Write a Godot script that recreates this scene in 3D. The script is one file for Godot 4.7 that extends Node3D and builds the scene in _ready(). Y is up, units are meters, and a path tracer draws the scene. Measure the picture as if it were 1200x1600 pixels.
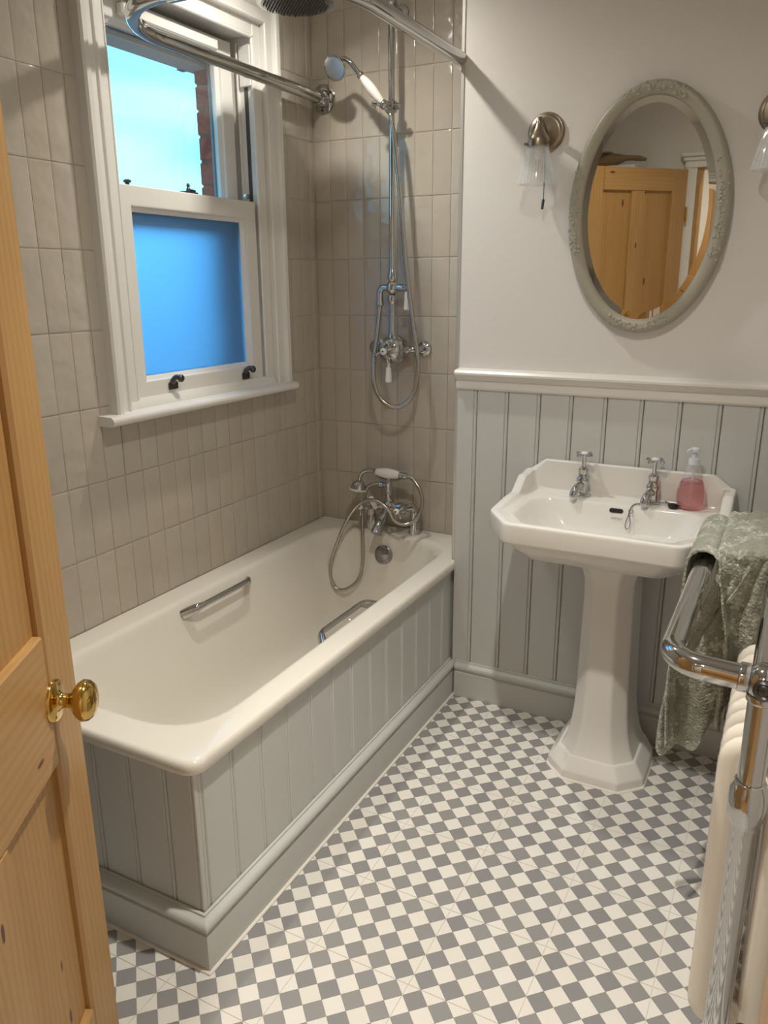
extends Node3D

# ---------------------------------------------------------------- geometry helpers
class Soup:
	var v := PackedVector3Array()
	var mark := 0

	func tri(a: Vector3, b: Vector3, c: Vector3) -> void:
		v.append(a)
		v.append(b)
		v.append(c)

	func quad(a: Vector3, b: Vector3, c: Vector3, d: Vector3) -> void:
		tri(a, b, c)
		tri(a, c, d)

	func begin() -> void:
		mark = v.size()

	func shut() -> void:
		if v.size() <= mark:
			return
		var s := 0.0
		var o := v[mark]
		for i in range(mark, v.size(), 3):
			s += (v[i] - o).dot((v[i + 1] - o).cross(v[i + 2] - o))
		if s < 0.0:
			for i in range(mark, v.size(), 3):
				var t := v[i + 1]
				v[i + 1] = v[i + 2]
				v[i + 2] = t

	func move(xf: Transform3D) -> void:
		for i in range(mark, v.size()):
			v[i] = xf * v[i]

	func loft(rings: Array, caps := true, loop := false) -> void:
		begin()
		var m := rings.size()
		var n: int = rings[0].size()
		for i in (m if loop else m - 1):
			var a: PackedVector3Array = rings[i]
			var b: PackedVector3Array = rings[(i + 1) % m]
			for j in n:
				var k := (j + 1) % n
				quad(a[j], a[k], b[k], b[j])
		if caps and not loop:
			for e in 2:
				var r: PackedVector3Array = rings[0 if e == 0 else m - 1]
				var c := Vector3.ZERO
				for p in r:
					c += p
				c /= float(n)
				for j in n:
					var k := (j + 1) % n
					if e == 0:
						tri(c, r[k], r[j])
					else:
						tri(c, r[j], r[k])
		shut()

	func box(c: Vector3, s: Vector3, bev := 0.0, xf := Transform3D.IDENTITY) -> void:
		var h := s * 0.5
		if bev <= 0.0:
			var rr := []
			for y in [-h.y, h.y]:
				rr.append(PackedVector3Array([c + Vector3(-h.x, y, -h.z), c + Vector3(h.x, y, -h.z), c + Vector3(h.x, y, h.z), c + Vector3(-h.x, y, h.z)]))
			loft(rr)
			move(xf)
			return
		var b := minf(bev, minf(h.x, minf(h.y, h.z)) * 0.98)
		var rings := []
		for lv in [[-h.y, b], [-h.y + b, 0.0], [h.y - b, 0.0], [h.y, b]]:
			var y: float = lv[0]
			var q: float = lv[1]
			var hx := h.x - q
			var hz := h.z - q
			var k := b if q == 0.0 else b * 0.35
			rings.append(PackedVector3Array([c + Vector3(-hx + k, y, -hz), c + Vector3(hx - k, y, -hz), c + Vector3(hx, y, -hz + k), c + Vector3(hx, y, hz - k), c + Vector3(hx - k, y, hz), c + Vector3(-hx + k, y, hz), c + Vector3(-hx, y, hz - k), c + Vector3(-hx, y, -hz + k)]))
		loft(rings)
		move(xf)

	# profile of (radius, height) round the y axis
	func lathe(profile: Array, n := 20, xf := Transform3D.IDENTITY) -> void:
		var rings := []
		for p in profile:
			var r := PackedVector3Array()
			for j in n:
				var a := TAU * j / n
				r.append(Vector3(p[0] * cos(a), p[1], p[0] * sin(a)))
			rings.append(r)
		loft(rings)
		move(xf)

	func ball(c: Vector3, r: Vector3, n := 16, m := 10) -> void:
		var pr := []
		for i in m + 1:
			var a := PI * i / m
			pr.append([maxf(sin(a), 0.0005), -cos(a)])
		lathe(pr, n, Transform3D(Basis.from_scale(r), c))

	func tube(path: Array, r: float, n := 12, radii: Array = [], loop := false, flat := Vector2.ONE) -> void:
		var rings := []
		var m := path.size()
		var t0: Vector3 = (path[1] - path[0]).normalized()
		var up := Vector3.UP if absf(t0.y) < 0.9 else Vector3.RIGHT
		var side := t0.cross(up).normalized()
		var last := t0
		for i in m:
			var t: Vector3
			if loop:
				t = (path[(i + 1) % m] - path[(i - 1 + m) % m]).normalized()
			elif i == 0:
				t = t0
			elif i == m - 1:
				t = (path[i] - path[i - 1]).normalized()
			else:
				t = ((path[i + 1] - path[i]).normalized() + (path[i] - path[i - 1]).normalized()).normalized()
			var ax := last.cross(t)
			if ax.length() > 1e-6:
				side = side.rotated(ax.normalized(), last.angle_to(t))
			last = t
			side = (side - t * side.dot(t)).normalized()
			var w := t.cross(side).normalized()
			var rad: float = radii[i] if radii.size() else r
			var ring := PackedVector3Array()
			for j in n:
				var a := TAU * j / n
				ring.append(path[i] + side * (cos(a) * rad * flat.x) + w * (sin(a) * rad * flat.y))
			rings.append(ring)
		loft(rings, true, loop)

	# flat outline in x, y pushed from z0 to z1
	func prism(poly: PackedVector2Array, z0: float, z1: float, xf := Transform3D.IDENTITY) -> void:
		begin()
		var n := poly.size()
		for j in n:
			var k := (j + 1) % n
			quad(Vector3(poly[j].x, poly[j].y, z0), Vector3(poly[k].x, poly[k].y, z0), Vector3(poly[k].x, poly[k].y, z1), Vector3(poly[j].x, poly[j].y, z1))
		var ix := Geometry2D.triangulate_polygon(poly)
		var area := 0.0
		for j in n:
			area += poly[j].cross(poly[(j + 1) % n])
		for i in range(0, ix.size(), 3):
			var a := poly[ix[i]]
			var b := poly[ix[i + 1]]
			var c := poly[ix[i + 2]]
			if ((b - a).cross(c - a) > 0.0) != (area > 0.0):
				var t := b
				b = c
				c = t
			tri(Vector3(a.x, a.y, z1), Vector3(b.x, b.y, z1), Vector3(c.x, c.y, z1))
			tri(Vector3(a.x, a.y, z0), Vector3(c.x, c.y, z0), Vector3(b.x, b.y, z0))
		shut()
		move(xf)

	func finish(deg := 40.0) -> ArrayMesh:
		var keep := PackedVector3Array()
		var fn := PackedVector3Array()
		for i in range(0, v.size(), 3):
			var c := (v[i + 1] - v[i]).cross(v[i + 2] - v[i])
			if c.length_squared() > 1e-20:
				fn.append(c)
				keep.append(v[i])
				keep.append(v[i + 1])
				keep.append(v[i + 2])
		var at := {}
		for i in keep.size():
			var k := Vector3i((keep[i] * 40000.0).round())
			if at.has(k):
				at[k].append(i / 3)
			else:
				at[k] = [i / 3]
		var lim := cos(deg_to_rad(deg))
		var un := PackedVector3Array()
		for f in fn:
			un.append(f.normalized())
		var nr := PackedVector3Array()
		nr.resize(keep.size())
		var outv := PackedVector3Array()
		outv.resize(keep.size())
		for i in keep.size():
			var me := un[i / 3]
			var s := Vector3.ZERO
			for j in at[Vector3i((keep[i] * 40000.0).round())]:
				if un[j].dot(me) >= lim:
					s += fn[j]
			var q: int = i - i % 3 + int([0, 2, 1][i % 3])
			outv[q] = keep[i]
			nr[q] = s.normalized()
		var arr := []
		arr.resize(Mesh.ARRAY_MAX)
		arr[Mesh.ARRAY_VERTEX] = outv
		arr[Mesh.ARRAY_NORMAL] = nr
		var am := ArrayMesh.new()
		am.add_surface_from_arrays(Mesh.PRIMITIVE_TRIANGLES, arr)
		return am


var M := {}
var used := {}
var rng := RandomNumberGenerator.new()

func numbered(called: String) -> String:
	var k: int = used.get(called, 0)
	used[called] = k + 1
	return called if k == 0 else "%s_%03d" % [called, k]

func part(called: String, shape, mat: Material, parent: Node, deg := 40.0, at := Transform3D.IDENTITY) -> MeshInstance3D:
	var o := MeshInstance3D.new()
	o.mesh = shape.finish(deg) if shape is Soup else shape
	o.material_override = mat
	o.transform = at
	o.name = numbered(called) if parent == self else called
	parent.add_child(o, true)
	return o

func tag(o: Node, label: String, category: String, group := "", kind := "") -> Node:
	o.set_meta("label", label)
	o.set_meta("category", category)
	if group != "":
		o.set_meta("group", group)
	if kind != "":
		o.set_meta("kind", kind)
	return o

func thing(called: String, label: String, category: String, at := Vector3.ZERO, turn := 0.0, group := "", kind := "") -> Node3D:
	var o := Node3D.new()
	o.name = numbered(called)
	add_child(o)
	o.position = at
	o.rotation.y = turn
	tag(o, label, category, group, kind)
	return o

func xf(at: Vector3, axis := Vector3.UP) -> Transform3D:      # y axis turned towards axis
	var y := axis.normalized()
	var x := y.cross(Vector3.FORWARD)
	if x.length() < 0.01:
		x = y.cross(Vector3.RIGHT)
	x = x.normalized()
	return Transform3D(Basis(x, y, x.cross(y)), at)

func smooth(pts: Array, per := 6) -> Array:                    # Catmull-Rom through the points
	var r := []
	var n := pts.size()
	for i in n - 1:
		var p0: Vector3 = pts[maxi(i - 1, 0)]
		var p3: Vector3 = pts[mini(i + 2, n - 1)]
		for k in per:
			r.append(pts[i].cubic_interpolate(pts[i + 1], p0, p3, float(k) / per))
	r.append(pts[n - 1])
	return r

func bent(pts: Array, rad: float, per := 6, loop := false) -> Array:   # straight runs with rounded corners
	var r := []
	var n := pts.size()
	for i in n:
		if not loop and (i == 0 or i == n - 1):
			r.append(pts[i])
			continue
		var p: Vector3 = pts[i]
		var a: Vector3 = pts[(i - 1 + n) % n]
		var b: Vector3 = pts[(i + 1) % n]
		var da := (a - p).normalized()
		var db := (b - p).normalized()
		var half := da.angle_to(db) * 0.5
		var d := minf(rad / tan(half), minf((a - p).length(), (b - p).length()) * 0.49)
		var rr := d * tan(half)
		var c := p + (da + db).normalized() * (rr / sin(half))
		var s := p + da * d - c
		var e := p + db * d - c
		for k in per + 1:
			r.append(c + s.slerp(e, float(k) / per))
	return r

func rounded(poly: Array, rad: Array, per := 5) -> Array:      # 2D outline with rounded corners, same count each time
	var r := []
	var n := poly.size()
	for i in n:
		var p: Vector2 = poly[i]
		var a: Vector2 = poly[(i - 1 + n) % n]
		var b: Vector2 = poly[(i + 1) % n]
		var da := (a - p).normalized()
		var db := (b - p).normalized()
		var d := minf(rad[i % rad.size()], minf((a - p).length(), (b - p).length()) * 0.48)
		for k in per:
			var t := float(k) / (per - 1)
			r.append((p + da * d).lerp(p, t).lerp(p.lerp(p + db * d, t), t))
	return r

func frame_loop(corners: Array, prof: Array, outx: Vector3, closed := true) -> Array:
	# corners: inner corner points; prof: (distance outwards in the plane, height along outx); mitred at corners
	var rings := []
	var n := corners.size()
	for i in n:
		var p: Vector3 = corners[i]
		var ring := PackedVector3Array()
		var e0: Vector3 = (p - corners[(i - 1 + n) % n]).normalized()
		var e1: Vector3 = (corners[(i + 1) % n] - p).normalized()
		var o0 := outx.cross(e0).normalized()
		var o1 := outx.cross(e1).normalized()
		if not closed and i == 0:
			o0 = o1
		if not closed and i == n - 1:
			o1 = o0
		var o := (o0 + o1)
		o = o / maxf(o.dot(o0), 0.01)
		for q in prof:
			ring.append(p + o * q[0] + outx * q[1])
		rings.append(ring)
	return rings

# ---------------------------------------------------------------- materials
func mat(col: Color, rough := 0.5, metal := 0.0, spec := 0.5) -> StandardMaterial3D:
	var m := StandardMaterial3D.new()
	m.albedo_color = col
	m.roughness = rough
	m.metallic = metal
	m.metallic_specular = spec
	return m

func noise_tex(freq: float, size := 256, normal := false, bump := 4.0, sd := 1) -> NoiseTexture2D:
	var n := FastNoiseLite.new()
	n.seed = sd
	n.frequency = freq
	n.fractal_octaves = 3
	var t := NoiseTexture2D.new()
	t.width = size
	t.height = size
	t.seamless = true
	t.as_normal_map = normal
	t.bump_strength = bump
	t.noise = n
	return t

func pine_image(sd: int, light: Color, dark: Color) -> Image:
	var w := 256
	var h := 512
	var im := Image.create(w, h, false, Image.FORMAT_RGB8)
	var n := FastNoiseLite.new()
	n.seed = sd
	n.frequency = 0.01
	var g := RandomNumberGenerator.new()
	g.seed = sd
	var knots := []
	for i in 4:
		knots.append(Vector3(g.randf_range(20, w - 20), g.randf_range(20, h - 20), g.randf_range(3.0, 5.5)))
	for y in h:
		for x in w:
			var fx := float(x)
			var pull := 0.0
			var kn := 0.0
			for k in knots:
				var dx: float = fx - k.x
				var dy: float = (y - k.y) * 0.45
				var d := sqrt(dx * dx + dy * dy)
				pull += dx / maxf(d, 1.0) * 9.0 * exp(-d / 16.0)
				kn = maxf(kn, clampf((k.z - d * (1.0 + 0.2 * n.get_noise_2d(x * 9.0, y * 9.0))) * 0.8, 0.0, 1.0))
			var u := fx - pull
			var broad := n.get_noise_2d(u * 1.6, y * 0.12) * 0.5 + 0.5
			var rings := 0.5 + 0.5 * sin(u * 0.42 + 6.0 * n.get_noise_2d(u * 0.5 + 90.0, y * 0.16))
			var fine := n.get_noise_2d(u * 22.0, y * 0.9) * 0.5 + 0.5
			var t := clampf(0.40 * broad + 0.24 * rings * rings + 0.26 * fine + 0.05, 0.0, 1.0)
			var c := light.lerp(dark, t)
			c = c.lerp(Color(0.27, 0.13, 0.05), kn * 0.85)
			im.set_pixel(x, y, c)
	return im

func wood(im: Image, across: bool) -> StandardMaterial3D:
	var m := mat(Color.WHITE, 0.42)
	var pic := im
	if across:
		pic = im.duplicate()
		pic.rotate_90(CLOCKWISE)
	m.albedo_texture = ImageTexture.create_from_image(pic)
	m.uv1_triplanar = true
	m.uv1_scale = Vector3(1.1, 3.3, 3.3) if across else Vector3(3.3, 1.1, 3.3)
	return m

func make_materials() -> void:
	var glaze := noise_tex(0.012, 256, true, 3.0, 7)
	for i in 6:
		var tones := [Color(0.735, 0.695, 0.64), Color(0.728, 0.688, 0.635), Color(0.742, 0.702, 0.648), Color(0.735, 0.692, 0.632), Color(0.732, 0.697, 0.645), Color(0.722, 0.683, 0.628)]
		var m := mat(tones[i], 0.15)
		m.normal_enabled = true
		m.normal_texture = glaze
		m.normal_scale = 0.8
		m.uv1_triplanar = true
		m.uv1_world_triplanar = true
		m.uv1_scale = Vector3.ONE * 2.6
		M["tile%d" % i] = m
	M.grout = mat(Color(0.78, 0.745, 0.69), 0.85)
	M.floor_grout = mat(Color(0.84, 0.81, 0.77), 0.8)
	for i in 3:
		M["light%d" % i] = mat([Color(0.905, 0.885, 0.855), Color(0.89, 0.87, 0.835), Color(0.90, 0.875, 0.84)][i], 0.42)
		M["dark%d" % i] = mat([Color(0.57, 0.56, 0.555), Color(0.55, 0.54, 0.54), Color(0.58, 0.57, 0.56)][i], 0.42)
	var plaster := mat(Color(0.865, 0.845, 0.82), 0.75)
	plaster.normal_enabled = true
	plaster.normal_texture = noise_tex(0.05, 256, true, 2.0, 3)
	plaster.normal_scale = 0.12
	plaster.uv1_triplanar = true
	plaster.uv1_world_triplanar = true
	plaster.uv1_scale = Vector3.ONE * 3.0
	M.plaster = plaster
	M.ceiling = mat(Color(0.90, 0.89, 0.87), 0.8)
	M.sage = mat(Color(0.782, 0.782, 0.764), 0.42)
	M.white_gloss = mat(Color(0.89, 0.875, 0.85), 0.3)
	M.ceramic = mat(Color(0.90, 0.885, 0.86), 0.07)
	M.enamel = mat(Color(0.89, 0.865, 0.82), 0.08)
	M.porcelain = mat(Color(0.92, 0.90, 0.87), 0.1)
	M.cream = mat(Color(0.90, 0.865, 0.81), 0.22)
	M.chrome = mat(Color(0.755, 0.755, 0.75), 0.06, 1.0)
	M.edge = mat(Color(0.80, 0.79, 0.77), 0.35, 0.55)
	M.steel = mat(Color(0.60, 0.60, 0.60), 0.22, 1.0)
	var hose := mat(Color(0.72, 0.70, 0.67), 0.22, 1.0)
	M.hose = hose
	M.satin = mat(Color(0.82, 0.83, 0.85), 0.3, 1.0)
	M.nickel = mat(Color(0.60, 0.55, 0.48), 0.32, 1.0)
	M.pewter = mat(Color(0.35, 0.34, 0.34), 0.35, 1.0)
	M.brass = mat(Color(0.82, 0.68, 0.38), 0.1, 1.0)
	M.dark = mat(Color(0.06, 0.055, 0.05), 0.5)
	M.grey_slot = mat(Color(0.30, 0.29, 0.28), 0.6)
	M.sealant = mat(Color(0.90, 0.87, 0.83), 0.5)
	M.mirror = mat(Color(0.86, 0.85, 0.82), 0.015, 1.0)
	var fr := mat(Color(0.64, 0.615, 0.55), 0.4)
	fr.normal_enabled = true
	fr.normal_texture = noise_tex(0.08, 256, true, 4.0, 11)
	fr.normal_scale = 0.15
	fr.uv1_triplanar = true
	fr.uv1_scale = Vector3.ONE * 6.0
	M.frame = fr
	M.carving = mat(Color(0.66, 0.64, 0.58), 0.55)
	var im0 := pine_image(5, Color(0.75, 0.60, 0.39), Color(0.62, 0.45, 0.25))
	var im1 := pine_image(9, Color(0.74, 0.58, 0.36), Color(0.60, 0.43, 0.23))
	M.pine = wood(im0, false)
	M.pine_panel = wood(im1, false)
	M.pine_panel_b = wood(im1, false)
	M.pine_panel_b.uv1_offset = Vector3(0.37, 0.41, 0.13)
	M.pine_panel_c = wood(im0, false)
	M.pine_panel_c.uv1_offset = Vector3(0.61, 0.23, 0.71)
	M.pine_across = wood(im0, true)
	M.pine_gap = mat(Color(0.35, 0.20, 0.08), 0.7)
	var drift := wood(pine_image(21, Color(0.62, 0.53, 0.40), Color(0.42, 0.33, 0.22)), true)
	drift.roughness = 0.8
	M.drift = drift
	var pane := mat(Color(1, 1, 1, 0.03), 0.02)
	pane.transparency = BaseMaterial3D.TRANSPARENCY_ALPHA
	M.pane = pane
	var frost := mat(Color(0.68, 0.85, 1.0, 0.0), 0.55)
	frost.refraction_enabled = true
	frost.refraction_scale = 0.045
	M.frost = frost
	var shade := mat(Color(0.97, 0.97, 0.96, 0.13), 0.03)
	shade.transparency = BaseMaterial3D.TRANSPARENCY_ALPHA
	M.glass = shade
	var soap := mat(Color(0.97, 0.50, 0.46, 0.0), 0.05)
	soap.refraction_enabled = true
	soap.refraction_scale = 0.033
	M.soap = soap
	var bottle := mat(Color(0.95, 0.95, 0.97, 0.14), 0.04)
	bottle.transparency = BaseMaterial3D.TRANSPARENCY_ALPHA
	M.clear = bottle
	var pump := mat(Color(0.88, 0.90, 0.92), 0.25)
	pump.backlight_enabled = true
	pump.backlight = Color(0.5, 0.5, 0.5)
	M.pump = pump
	var bricks := mat(Color(0.74, 0.28, 0.19), 0.9)
	bricks.albedo_texture = noise_tex(0.05, 128, false, 1.0, 4)
	bricks.albedo_texture.color_ramp = Gradient.new()
	bricks.albedo_texture.color_ramp.colors = PackedColorArray([Color(0.70, 0.62, 0.58), Color(1, 1, 1)])
	bricks.uv1_triplanar = true
	bricks.uv1_scale = Vector3.ONE * 9.0
	M.brick = bricks
	M.mortar = mat(Color(0.40, 0.28, 0.25), 0.9)
	M.render = mat(Color(0.72, 0.72, 0.70), 0.85)
	# printed towel: pale leaves and flowers on sage green
	var im := Image.create(256, 256, false, Image.FORMAT_RGB8)
	var g := RandomNumberGenerator.new()
	g.seed = 77
	var n := FastNoiseLite.new()
	n.seed = 3
	n.frequency = 0.03
	var fl := []
	for i in 26:
		fl.append([Vector2(g.randf() * 256, g.randf() * 256), g.randf_range(11, 24), g.randi_range(4, 8), g.randf() * TAU])
	for y in 256:
		for x in 256:
			var c := Color(0.48, 0.48, 0.43).lerp(Color(0.60, 0.60, 0.54), n.get_noise_2d(x, y) * 0.5 + 0.5)
			for f in fl:
				var d: Vector2 = Vector2(x, y) - f[0]
				d.x = wrapf(d.x, -128, 128)
				d.y = wrapf(d.y, -128, 128)
				var rr := d.length()
				if rr < f[1]:
					var pet: float = f[1] * (0.55 + 0.45 * cos(d.angle() * f[2] + f[3]))
					if absf(rr - pet) < 1.6 or rr < 2.5:
						c = c.lerp(Color(0.86, 0.86, 0.81), 0.85)
					elif rr < pet:
						c = c.lerp(Color(0.72, 0.72, 0.67), 0.6)
			im.set_pixel(x, y, c)
	var tw := mat(Color.WHITE, 0.95)
	tw.albedo_texture = ImageTexture.create_from_image(im)
	tw.uv1_triplanar = true
	tw.uv1_scale = Vector3.ONE * 4.2
	tw.normal_enabled = true
	tw.normal_texture = noise_tex(0.12, 256, true, 8.0, 5)
	tw.normal_scale = 0.5
	tw.rim_enabled = true
	tw.rim = 0.4
	M.towel = tw
	M.print = mat(Color(0.25, 0.23, 0.21), 0.4)
	var lamp := mat(Color(1, 0.95, 0.85), 0.5)
	lamp.emission_enabled = true
	lamp.emission = Color(1.0, 0.985, 0.945)
	lamp.emission_energy_multiplier = 6.0
	M.lamp = lamp

# ---------------------------------------------------------------- the room in numbers (metres)
const CAM := Vector3(1.671, 1.4299, 2.6554)
const CEIL := 2.42
const BREAST := 0.255          # face of the painted wall; the bath alcove behind it ends at z = 0
const RIM := 0.504

func _ready() -> void:
	rng.seed = 20
	# camera
	var cam := Camera3D.new()
	cam.name = "camera"
	cam.fov = 66.107
	cam.near = 0.02
	cam.position = CAM
	cam.rotation = Vector3(-0.2838, 0.4820, -0.0057)
	add_child(cam)
	cam.current = true
	# sky and exposure
	var env := Environment.new()
	env.background_mode = Environment.BG_SKY
	env.sky = Sky.new()
	env.sky.sky_material = make_sky()
	env.tonemap_mode = Environment.TONE_MAPPER_LINEAR
	env.tonemap_exposure = 1.2
	env.sdfgi_enabled = true
	env.ssao_enabled = true
	env.ssil_enabled = true
	var we := WorldEnvironment.new()
	we.name = "environment"
	we.environment = env
	add_child(we)
	make_materials()
	# ceiling downlights: over the bath, by the basin, in the middle of the room, on the landing
	downlight(Vector3(0.36, CEIL, 0.60), 0.0, 0.88, "round recessed ceiling downlight above the middle of the bath")
	downlight(Vector3(1.18, CEIL, 1.48), 1.6, 0.98, "round recessed ceiling downlight above the checked floor")
	downlight(Vector3(1.35, CEIL, 3.2), 0.0, 2.2, "round recessed ceiling downlight over the landing outside the door")
	build_shell()
	build_floor()
	build_wall_tiles()
	build_window()
	build_panelling()
	build_door()
	build_bath()
	build_bath_panels()
	build_basin()
	build_radiator()
	build_towel()
	build_mirror()
	build_sconces()
	build_rail()
	build_shower()
	build_bath_mixer()
	build_basin_taps()
	build_soap()

func make_sky() -> Material:
	var s := ProceduralSkyMaterial.new()
	s.sky_top_color = Color(0.40, 0.76, 0.98)
	s.sky_horizon_color = Color(0.44, 0.83, 0.98)
	s.sky_curve = 0.3
	s.ground_bottom_color = Color(0.30, 0.42, 0.52)
	s.ground_horizon_color = Color(0.45, 0.62, 0.74)
	s.sky_energy_multiplier = 1.45
	var w := 512
	var h := 256
	var im := Image.create(w, h, false, Image.FORMAT_RGBA8)
	var n := FastNoiseLite.new()
	n.seed = 8
	n.frequency = 0.9
	n.fractal_octaves = 4
	for y in h:
		for x in w:
			var a := TAU * x / w
			var el := (0.5 - (y + 0.5) / h) * PI
			var d := Vector3(cos(el) * cos(a), sin(el) * 5.0, cos(el) * sin(a))
			var k := n.get_noise_3dv(d * 2.0) * 0.5 + 0.5
			k = smoothstep(0.42, 0.62, k)
			im.set_pixel(x, y, Color(1, 1, 1, k * 0.50))
	s.sky_cover = ImageTexture.create_from_image(im)
	s.sky_cover_modulate = Color(0.62, 0.78, 0.80)
	return s

func downlight(at: Vector3, core: float, spill: float, label: String) -> void:
	var t := thing("ceiling_downlight", label, "downlight", at, 0.0, "recessed ceiling downlights")
	var s := Soup.new()
	s.lathe([[0.028, -0.001], [0.030, -0.006], [0.044, -0.006], [0.046, -0.003], [0.046, 0.0], [0.028, 0.0]], 28)
	part("trim_ring", s, M.chrome, t)
	var b := Soup.new()
	b.lathe([[0.001, -0.003], [0.027, -0.003], [0.027, 0.0], [0.001, 0.0]], 24)
	part("glowing_lens", b, M.lamp, t)
	for beam in [[core, 40.0], [spill, 82.0]]:
		if beam[0] <= 0.0:
			continue
		var l := SpotLight3D.new()
		l.name = "beam"
		l.light_color = Color(1.0, 0.985, 0.945)
		l.light_energy = beam[0]
		l.light_size = 0.025
		l.spot_range = 8.0
		l.spot_angle = beam[1]
		l.spot_angle_attenuation = 1.0
		l.spot_attenuation = 2.0
		l.shadow_enabled = true
		l.position = at + Vector3(0, -0.012, 0)
		l.rotation.x = -PI / 2
		add_child(l, true)

# ---------------------------------------------------------------- room shell
func build_shell() -> void:
	var s := Soup.new()
	# window wall, with the window opening (z 0.30..1.03, y 1.07..2.235)
	s.box(Vector3(-0.10175, 0.535, 1.25), Vector3(0.1965, 1.07, 2.9))
	s.box(Vector3(-0.10175, 2.3775, 1.25), Vector3(0.1965, 0.285, 2.9))
	s.box(Vector3(-0.06175, 1.65, 0.05), Vector3(0.1165, 1.17, 0.50))
	s.box(Vector3(-0.10175, 1.65, 1.865), Vector3(0.1965, 1.17, 1.67))
	var w := part("wall_left", s, M.grout, self)
	tag(w, "tiled wall with the sash window beside the bath", "wall", "", "structure")
	s = Soup.new()
	s.box(Vector3(0.35, 1.25, -0.05775), Vector3(0.9, 2.5, 0.1085))
	tag(part("wall_rear", s, M.grout, self), "tiled end wall of the bath alcove behind the shower", "wall", "", "structure")
	s = Soup.new()
	s.box(Vector3(1.30, 1.25, 0.12), Vector3(1.22, 2.5, 0.27), 0.0015)
	tag(part("wall_back", s, M.plaster, self), "pale painted wall behind the mirror and wall lights", "wall", "", "structure")
	s = Soup.new()
	s.box(Vector3(1.86, 1.25, 1.35), Vector3(0.10, 2.5, 2.5))
	tag(part("wall_right", s, M.plaster, self), "pale painted wall behind the radiator", "wall", "", "structure")
	s = Soup.new()
	s.box(Vector3(0.495, 1.25, 2.545), Vector3(1.11, 2.5, 0.11))
	s.box(Vector3(1.375, 2.1995, 2.545), Vector3(0.65, 0.601, 0.11))
	s.box(Vector3(1.78, 1.25, 2.545), Vector3(0.16, 2.5, 0.11))
	tag(part("wall_front", s, M.plaster, self), "painted wall with the doorway to the landing", "wall", "", "structure")
	s = Soup.new()
	s.box(Vector3(1.0, CEIL + 0.06, 1.9), Vector3(2.6, 0.12, 4.4))
	tag(part("ceiling", s, M.ceiling, self), "flat white painted ceiling", "ceiling", "", "structure")
	# landing beyond the doorway
	s = Soup.new()
	s.box(Vector3(0.15, 1.25, 3.3), Vector3(0.1, 2.5, 1.5))
	s.box(Vector3(2.2, 1.25, 3.3), Vector3(0.1, 2.5, 1.5))
	s.box(Vector3(1.2, 1.25, 4.05), Vector3(2.2, 2.5, 0.1))
	s.box(Vector3(2.0, 1.25, 2.56), Vector3(0.4, 2.5, 0.06))
	tag(part("wall_landing", s, M.plaster, self), "painted landing walls outside the bathroom door", "wall", "", "structure")
	s = Soup.new()
	s.box(Vector3(1.2, -0.05, 3.3), Vector3(2.2, 0.1, 1.66))
	tag(part("floor_landing", s, M.pine_across, self), "bare wooden landing floor outside the doorway", "floor", "", "structure")
	# pine lining of the doorway and its white architrave
	var d := thing("door_2", "pine door lining and white moulded architrave round the doorway", "door frame", Vector3.ZERO, 0.0, "", "structure")
	s = Soup.new()
	s.box(Vector3(1.6905, 0.942, 2.546), Vector3(0.018, 1.884, 0.116), 0.002)
	part("jamb", s, M.pine, d)
	s = Soup.new()
	s.box(Vector3(1.0585, 0.942, 2.546), Vector3(0.018, 1.884, 0.116), 0.002)
	part("jamb", s, M.pine, d)
	s = Soup.new()
	s.box(Vector3(1.375, 1.891, 2.546), Vector3(0.65, 0.016, 0.116), 0.002)
	part("head", s, M.pine_across, d)
	s = Soup.new()
	s.box(Vector3(1.6795, 1.20, 2.490), Vector3(0.005, 0.12, 0.008), 0.001)
	part("strike_plate", s, M.pewter, d)
	for x in [1.022, 1.728]:
		s = Soup.new()
		s.box(Vector3(x, 0.945, 2.482), Vector3(0.056, 1.89, 0.018), 0.004)
		s.box(Vector3(x + (-0.020 if x < 1.2 else 0.020), 0.945, 2.474), Vector3(0.016, 1.89, 0.012), 0.004)
		part("architrave", s, M.white_gloss, d)
	s = Soup.new()
	s.box(Vector3(1.375, 1.905, 2.478), Vector3(0.77, 0.034, 0.026), 0.004)
	s.box(Vector3(1.375, 1.930, 2.472), Vector3(0.79, 0.020, 0.038), 0.005)
	s.box(Vector3(1.375, 1.949, 2.466), Vector3(0.81, 0.018, 0.050), 0.005)
	part("head_moulding", s, M.white_gloss, d)
	# metal strip on the outer corner of the painted wall
	s = Soup.new()
	s.box(Vector3(0.6865, 1.465, 0.2455), Vector3(0.0125, 1.92, 0.025), 0.002)
	tag(part("trim_1", s, M.edge, self), "slim vertical metal edge strip between tiles and painted wall", "edge trim", "", "structure")

func project(p: Vector3) -> Vector3:
	var b := Basis.from_euler(Vector3(-0.2838, 0.4820, -0.0057))
	var d := b.inverse() * (p - CAM)
	return Vector3(600 + 1229.4 * d.x / -d.z, 800 - 1229.4 * d.y / -d.z, -d.z)

func clip_poly(poly: PackedVector2Array, r: Rect2) -> PackedVector2Array:
	var c := PackedVector2Array([r.position, Vector2(r.end.x, r.position.y), r.end, Vector2(r.position.x, r.end.y)])
	var q := Geometry2D.intersect_polygons(poly, c)
	return q[0] if q.size() else PackedVector2Array()

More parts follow.
